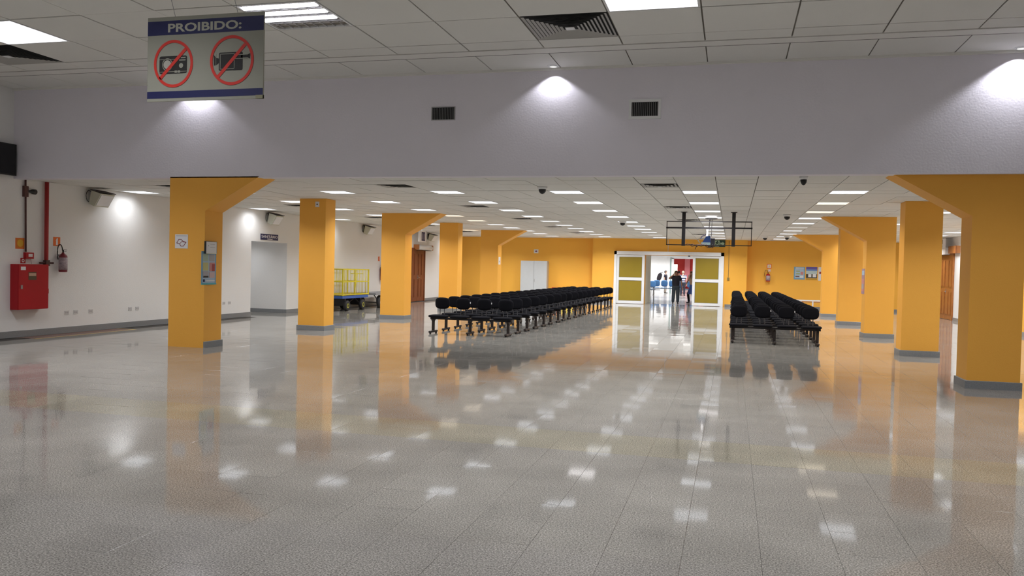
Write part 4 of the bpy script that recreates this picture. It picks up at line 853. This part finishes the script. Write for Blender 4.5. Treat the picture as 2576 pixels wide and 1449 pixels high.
# ================================================================ PEOPLE
skin = mat('skin_tan', (.42, .22, .14), .5, var=.1); skin2 = mat('skin_light', (.60, .38, .28), .5, var=.1)
def skinmesh(name, verts, edges, mats, parent, sub=2, root=0):
    me = bpy.data.meshes.new(name); me.from_pydata([v[0] for v in verts], edges, []); me.skin_vertices or None
    o = link(name, me, parent)
    for m_ in (mats if isinstance(mats, (list, tuple)) else [mats]): me.materials.append(m_)
    md = o.modifiers.new('skin', 'SKIN'); md.use_smooth_shade = True
    sv_ = me.skin_vertices[0].data
    for i, v in enumerate(verts):
        r_ = v[1]; sv_[i].radius = r_ if isinstance(r_, tuple) else (r_, r_)
        sv_[i].use_root = (i == root)
    s_ = o.modifiers.new('sub', 'SUBSURF'); s_.levels = sub; s_.render_levels = sub
    return o
def person(label, x, y, rz, J, top, bottom, skinm, hairm, long_hair=False, top_len=.0, skirt=None, shoe=blackp, stripes=None, sleeves=True, group=None, girth=1.0):
    """J: joints in metres for a 1.7 m figure facing -Y"""
    t = thing('person', label, 'person', (x, y, 0), rz)
    V = []; E = []; idx = {}
    def v(n, p, r_): idx[n] = len(V); V.append((tuple(p), r_)); return idx[n]
    pel = Vector(J['pelvis']); chest = Vector(J['chest']); neck = Vector(J['neck']); head = Vector(J['head'])
    v('pel', pel, (.15, .11)); v('wai', (pel+chest)/2, (.135, .10)); v('che', chest, (.165, .115)); v('nb', neck-Vector((0, 0, .03)), (.07, .06)); v('nk', neck+Vector((0, 0, .03)), (.052, .052)); v('h0', head-Vector((0, 0, .06)), (.062, .072)); v('h1', head+Vector((0, 0, .03)), (.08, .095)); v('h2', head+Vector((0, 0, .115)), (.045, .055))
    E += [(0, 1), (1, 2), (2, 3), (3, 4), (4, 5), (5, 6), (6, 7)]
    for s_ in ('l', 'r'):
        sh, el, wr = Vector(J['sh'+s_]), Vector(J['el'+s_]), Vector(J['wr'+s_])
        a = v('sh'+s_, sh, .052); b = v('el'+s_, el, .040); c_ = v('wr'+s_, wr, .027); E += [(2, a), (a, b), (b, c_)]
        d = (wr-el).normalized(); pm = wr+d*.06; k = v('pa'+s_, pm, (.036, .02)); E.append((c_, k))
        side = d.cross(Vector((0, 1, 0))); side = side.normalized() if side.length > .1 else Vector((1, 0, 0)); dep = d.cross(side).normalized()
        for q in range(4):
            ln = (.062, .075, .07, .055)[q]; b0 = pm+d*.035+side*(.024*(q-1.5)/1.5); k1 = v(f'f{s_}{q}', b0, .0095); k2 = v(f'g{s_}{q}', b0+d*ln*.55+dep*.008, .0088); k3 = v(f'i{s_}{q}', b0+d*ln*.9+dep*.03, .0075); E += [(k, k1), (k1, k2), (k2, k3)]
        k1 = v(f't{s_}0', pm-d*.015+side*.035, .011); k2 = v(f't{s_}1', pm+d*.025+side*.055+dep*.01, .009); E += [(k, k1), (k1, k2)]
        hp, kn, an, to = Vector(J['hp'+s_]), Vector(J['kn'+s_]), Vector(J['an'+s_]), Vector(J['to'+s_])
        a = v('hp'+s_, hp, .085); b = v('kn'+s_, kn, .055); c_ = v('an'+s_, an, .034); g = v('to'+s_, an+(to-an)*.3, (.022, .02)); E += [(0, a), (a, b), (b, c_), (c_, g)]
    skinmesh('body', V, E, skinm, t, 1)
    # clothing: torso and sleeves
    sh_l, sh_r = Vector(J['shl']), Vector(J['shr'])
    low_ = pel-Vector((0, 0, .02+top_len))
    TV = [((pel+chest)/2, (.158, .125)), (low_, (.175, .14)), (chest, (.185, .135)), (neck-Vector((0, 0, .045)), (.085, .075))]
    TE = [(0, 1), (0, 2), (2, 3)]
    for s_ in ('l', 'r'):
        sh, el = Vector(J['sh'+s_]), Vector(J['el'+s_]); k = len(TV)
        TV += [(sh, .070), (sh+(el-sh)*(.72 if sleeves else .3), .058)]; TE += [(2, k), (k, k+1)]
    tv = [(tuple(p), tuple(q*girth for q in r_) if isinstance(r_, tuple) else r_*girth) for p, r_ in TV]
    to_ = skinmesh('shirt', tv, TE, top, t, 2)
    # trousers
    if bottom:
        BV = [(pel+Vector((0, 0, .06)), (.165, .13)), (pel-Vector((0, 0, .04)), (.165, .13))]; BE = [(0, 1)]
        for s_ in ('l', 'r'):
            hp, kn, an = Vector(J['hp'+s_]), Vector(J['kn'+s_]), Vector(J['an'+s_]); k = len(BV)
            BV += [(hp-Vector((0, 0, .06)), .098), (kn, .074), (an-Vector((0, 0, .005)), .060)]; BE += [(1, k), (k, k+1), (k+1, k+2)]
        skinmesh('trousers', [(tuple(p), tuple(q*girth for q in r_) if isinstance(r_, tuple) else r_*girth) for p, r_ in BV], BE, bottom, t, 2)
    if skirt:
        m_, ln = skirt; kn = (Vector(J['knl'])+Vector(J['knr']))/2; q = MB(); q.smooth = True
        cs = [(pel+Vector((0, 0, .12)), .13, .11), (pel, .17, .13), (pel+(kn-pel)*.5, .2, .16), (pel+(kn-pel)*ln, .24, .2)]
        vs = []; n = 20
        for c_, a, b in cs:
            for i in range(n): w = 2*math.pi*i/n; vs.append((c_.x+a*math.cos(w), c_.y+b*math.sin(w), c_.z))
        q.add(vs, [(i*n+j, i*n+(j+1) % n, (i+1)*n+(j+1) % n, (i+1)*n+j) for i in range(3) for j in range(n)]); q.build('skirt', m_, t)
    for s_ in ('l', 'r'):
        an, to = Vector(J['an'+s_]), Vector(J['to'+s_])
        hz = an.z-.07; d = (to-an); d.z = 0; d.normalize()
        skinmesh('shoe', [(tuple(Vector((an.x, an.y, hz+.04))-d*.04), (.045, .042)), (tuple(Vector((an.x, an.y, hz+.04))+d*.08), (.048, .038)), (tuple(Vector((an.x, an.y, hz+.035))+d*.17), (.042, .032))], [(0, 1), (1, 2)], shoe, t, 2)
    # hair cap, ears, nose, eyes
    hm = MB(); hm.smooth = True; n = 18; vs = []
    c0 = head+Vector((0, .012, .035)); rx, ry, rz_ = .094, .112, .112
    lev = [-.75, -.5, -.2, .1, .4, .7, .92, 1.0]
    for l in lev:
        rr_ = math.sqrt(max(0, 1-l*l))
        for k in range(n):
            w = 2*math.pi*k/n; yy = ry*rr_*math.sin(w)
            if l < .35 and yy < -.005: yy = -.005-.02*max(0, l)      # hairline: the face stays free
            vs.append((c0.x+rx*rr_*math.cos(w)*(1 if rr_ > .05 else .1), c0.y+yy, c0.z+rz_*l))
    hm.add(vs, [(a*n+b, a*n+(b+1) % n, (a+1)*n+(b+1) % n, (a+1)*n+b) for a in range(len(lev)-1) for b in range(n)]+[tuple(range(n))[::-1], tuple(range((len(lev)-1)*n, len(lev)*n))])
    if long_hair:
        hm.tube([tuple(head+Vector((0, .045, .05))), tuple(head+Vector((0, .065, -.08))), tuple(head+Vector((0, .085, -.22))), tuple(head+Vector((0, .095, -.36))), tuple(head+Vector((0, .10, -.42)))], [.08, .09, .085, .055, .02], 12)
        for q_ in (-1, 1): hm.tube([tuple(head+Vector((.07*q_, -.0, .03))), tuple(head+Vector((.085*q_, -.01, -.1))), tuple(head+Vector((.08*q_, -.04, -.24)))], [.03, .035, .012], 8)
    hm.build('hair', hairm, t)
    f = MB()
    f.prism([head+Vector((-.012, -.085, .0)), head+Vector((.012, -.085, .0)), head+Vector((0, -.085, .05))], (0, -.025, 0)); f.build('nose', skinm, t)
    for s_ in (-1, 1):
        MB().lathe(head+Vector((.03*s_, -.088, .045)), [(.011, 0), (.008, -.008)], 8, axis=1).build('eye', ink, t)
        MB().lathe(head+Vector((.083*s_, .0, .01)), [(.024, -.008), (.02, .008)], 8, axis=0).build('ear', skinm, t)
    MB().box(head.x-.022, head.y-.088, head.z-.038, head.x+.022, head.y-.082, head.z-.03).build('mouth', mat('lips', (.25, .06, .05), .5), t)
    return t
def stand(**k):
    J = dict(pelvis=(0, 0, .93), chest=(0, 0, 1.27), neck=(0, .0, 1.43), head=(0, -.01, 1.56), shl=(-.19, 0, 1.37), shr=(.19, 0, 1.37), ell=(-.24, .02, 1.10), elr=(.24, .02, 1.10), wrl=(-.25, -.05, .86), wrr=(.25, -.05, .86),
             hpl=(-.09, 0, .87), hpr=(.09, 0, .87), knl=(-.10, -.02, .48), knr=(.10, -.02, .48), anl=(-.11, .02, .08), anr=(.11, .02, .08), tol=(-.12, -.12, .03), tor=(.12, -.12, .03)); J.update(k); return J
shirt_b = mat('shirt_black', (.012, .012, .022), .8); jeans = mat('jeans_dark', (.035, .05, .065), .8); hair_d = mat('hair_dark', (.03, .015, .01), .6); hair_b = mat('hair_brown', (.16, .05, .025), .6); blond = mat('hair_grey', (.45, .36, .28), .6)
mx = P(1699, 765, 2, 0)
person('person in black shirt and dark jeans walking in, hand to the face', mx.x, mx.y, .05, stand(ell=(-.36, -.05, 1.28), wrl=(-.16, -.16, 1.45), elr=(.27, .03, 1.10), wrr=(.31, .0, .85), knl=(-.11, -.05, .48), anl=(-.13, -.02, .08), tol=(-.14, -.17, .03), pelvis=(0, 0, .93), head=(.0, -.04, 1.54)), shirt_b, jeans, skin, hair_d, girth=1.25)
wx_ = P(1737, 764, 2, 0)
person('person with long brown hair, beige top and blue skirt by the right door leaf', wx_.x+.05, wx_.y+.2, -.9, stand(knl=(-.09, -.18, .50), anl=(-.10, -.10, .08), tol=(-.10, -.24, .03), knr=(.08, .10, .48), anr=(.08, .36, .12), tor=(.08, .28, .03), ell=(-.25, -.14, 1.10), wrl=(-.24, -.28, .92), head=(0, -.05, 1.53), pelvis=(0, .02, .92)), mat('top_beige', (.82, .62, .50), .7), mat('leggings_black', (.015, .01, .015), .7), skin2, hair_b, True, skirt=(mat('skirt_blue', (.07, .16, .62), .7), 1.0))
sx_ = P(1708, 741, 2, 0)
strm = bpy.data.materials.new('striped_shirt'); strm.use_nodes = True; nt = strm.node_tree; bb = nt.nodes['Principled BSDF']; tc = nt.nodes.new('ShaderNodeTexCoord'); sp_ = nt.nodes.new('ShaderNodeSeparateXYZ'); mm = nt.nodes.new('ShaderNodeMath'); mm.operation = 'PINGPONG'; mm.inputs[1].default_value = .085; cr = nt.nodes.new('ShaderNodeValToRGB'); cr.color_ramp.interpolation = 'CONSTANT'; cr.color_ramp.elements[0].color = (.02, .03, .10, 1); cr.color_ramp.elements[1].position = .45; cr.color_ramp.elements[1].color = (.72, .76, .88, 1)
dv = nt.nodes.new('ShaderNodeMath'); dv.operation = 'DIVIDE'; dv.inputs[1].default_value = .085
nt.links.new(tc.outputs['Object'], sp_.inputs[0]); nt.links.new(sp_.outputs[2], mm.inputs[0]); nt.links.new(mm.outputs[0], dv.inputs[0]); nt.links.new(dv.outputs[0], cr.inputs[0]); nt.links.new(cr.outputs[0], bb.inputs['Base Color'])
person('person in navy and white striped shirt seen behind the one in black', P(1717, 741, 1, 58).x, 58, 3.0, stand(), strm, mat('trousers_navy', (.015, .02, .04), .8), skin2, blond)
person('person in dark jacket with a large dark bag by the blue chairs', P(1675, 731, 1, 63.3).x, 62.7, 1.35, stand(), mat('jacket_dark', (.02, .015, .03), .8), mat('trousers_beige', (.5, .42, .35), .8), skin2, hair_d, top_len=.1)
t = thing('bag', 'large dark bag slung behind the person near the blue chairs', 'bag', (P(1667, 731, 1, 63.2).x-.2, 62.42, 1.24)); q = pad(MB(), .40, .60, .2, ex=2.3); q.v = [(a*.8+b*.3, c_-.1, b-.02-a*.2) for a, b, c_ in q.v]; q.build('bag_body', mat('bag_dark', (.02, .015, .02), .8), t); MB().tube([(-.1, 0, .15), (.1, 0, .3), (.25, 0, .32)], .02, 6).build('strap', darkm, t)
person('person with dark hair in orange-brown top deep in the far room', P(1708, 700, 1, 66).x, 66, 2.8, stand(), mat('top_rust', (.40, .14, .06), .8), mat('trousers_grey', (.1, .1, .11), .8), skin2, hair_d)
person('person in pale top at the far right of the doorway', P(1736, 700, 1, 68).x+.1, 68, .4, stand(), mat('top_pale', (.75, .60, .50), .8), mat('trousers_black', (.02, .02, .02), .8), skin2, hair_d)
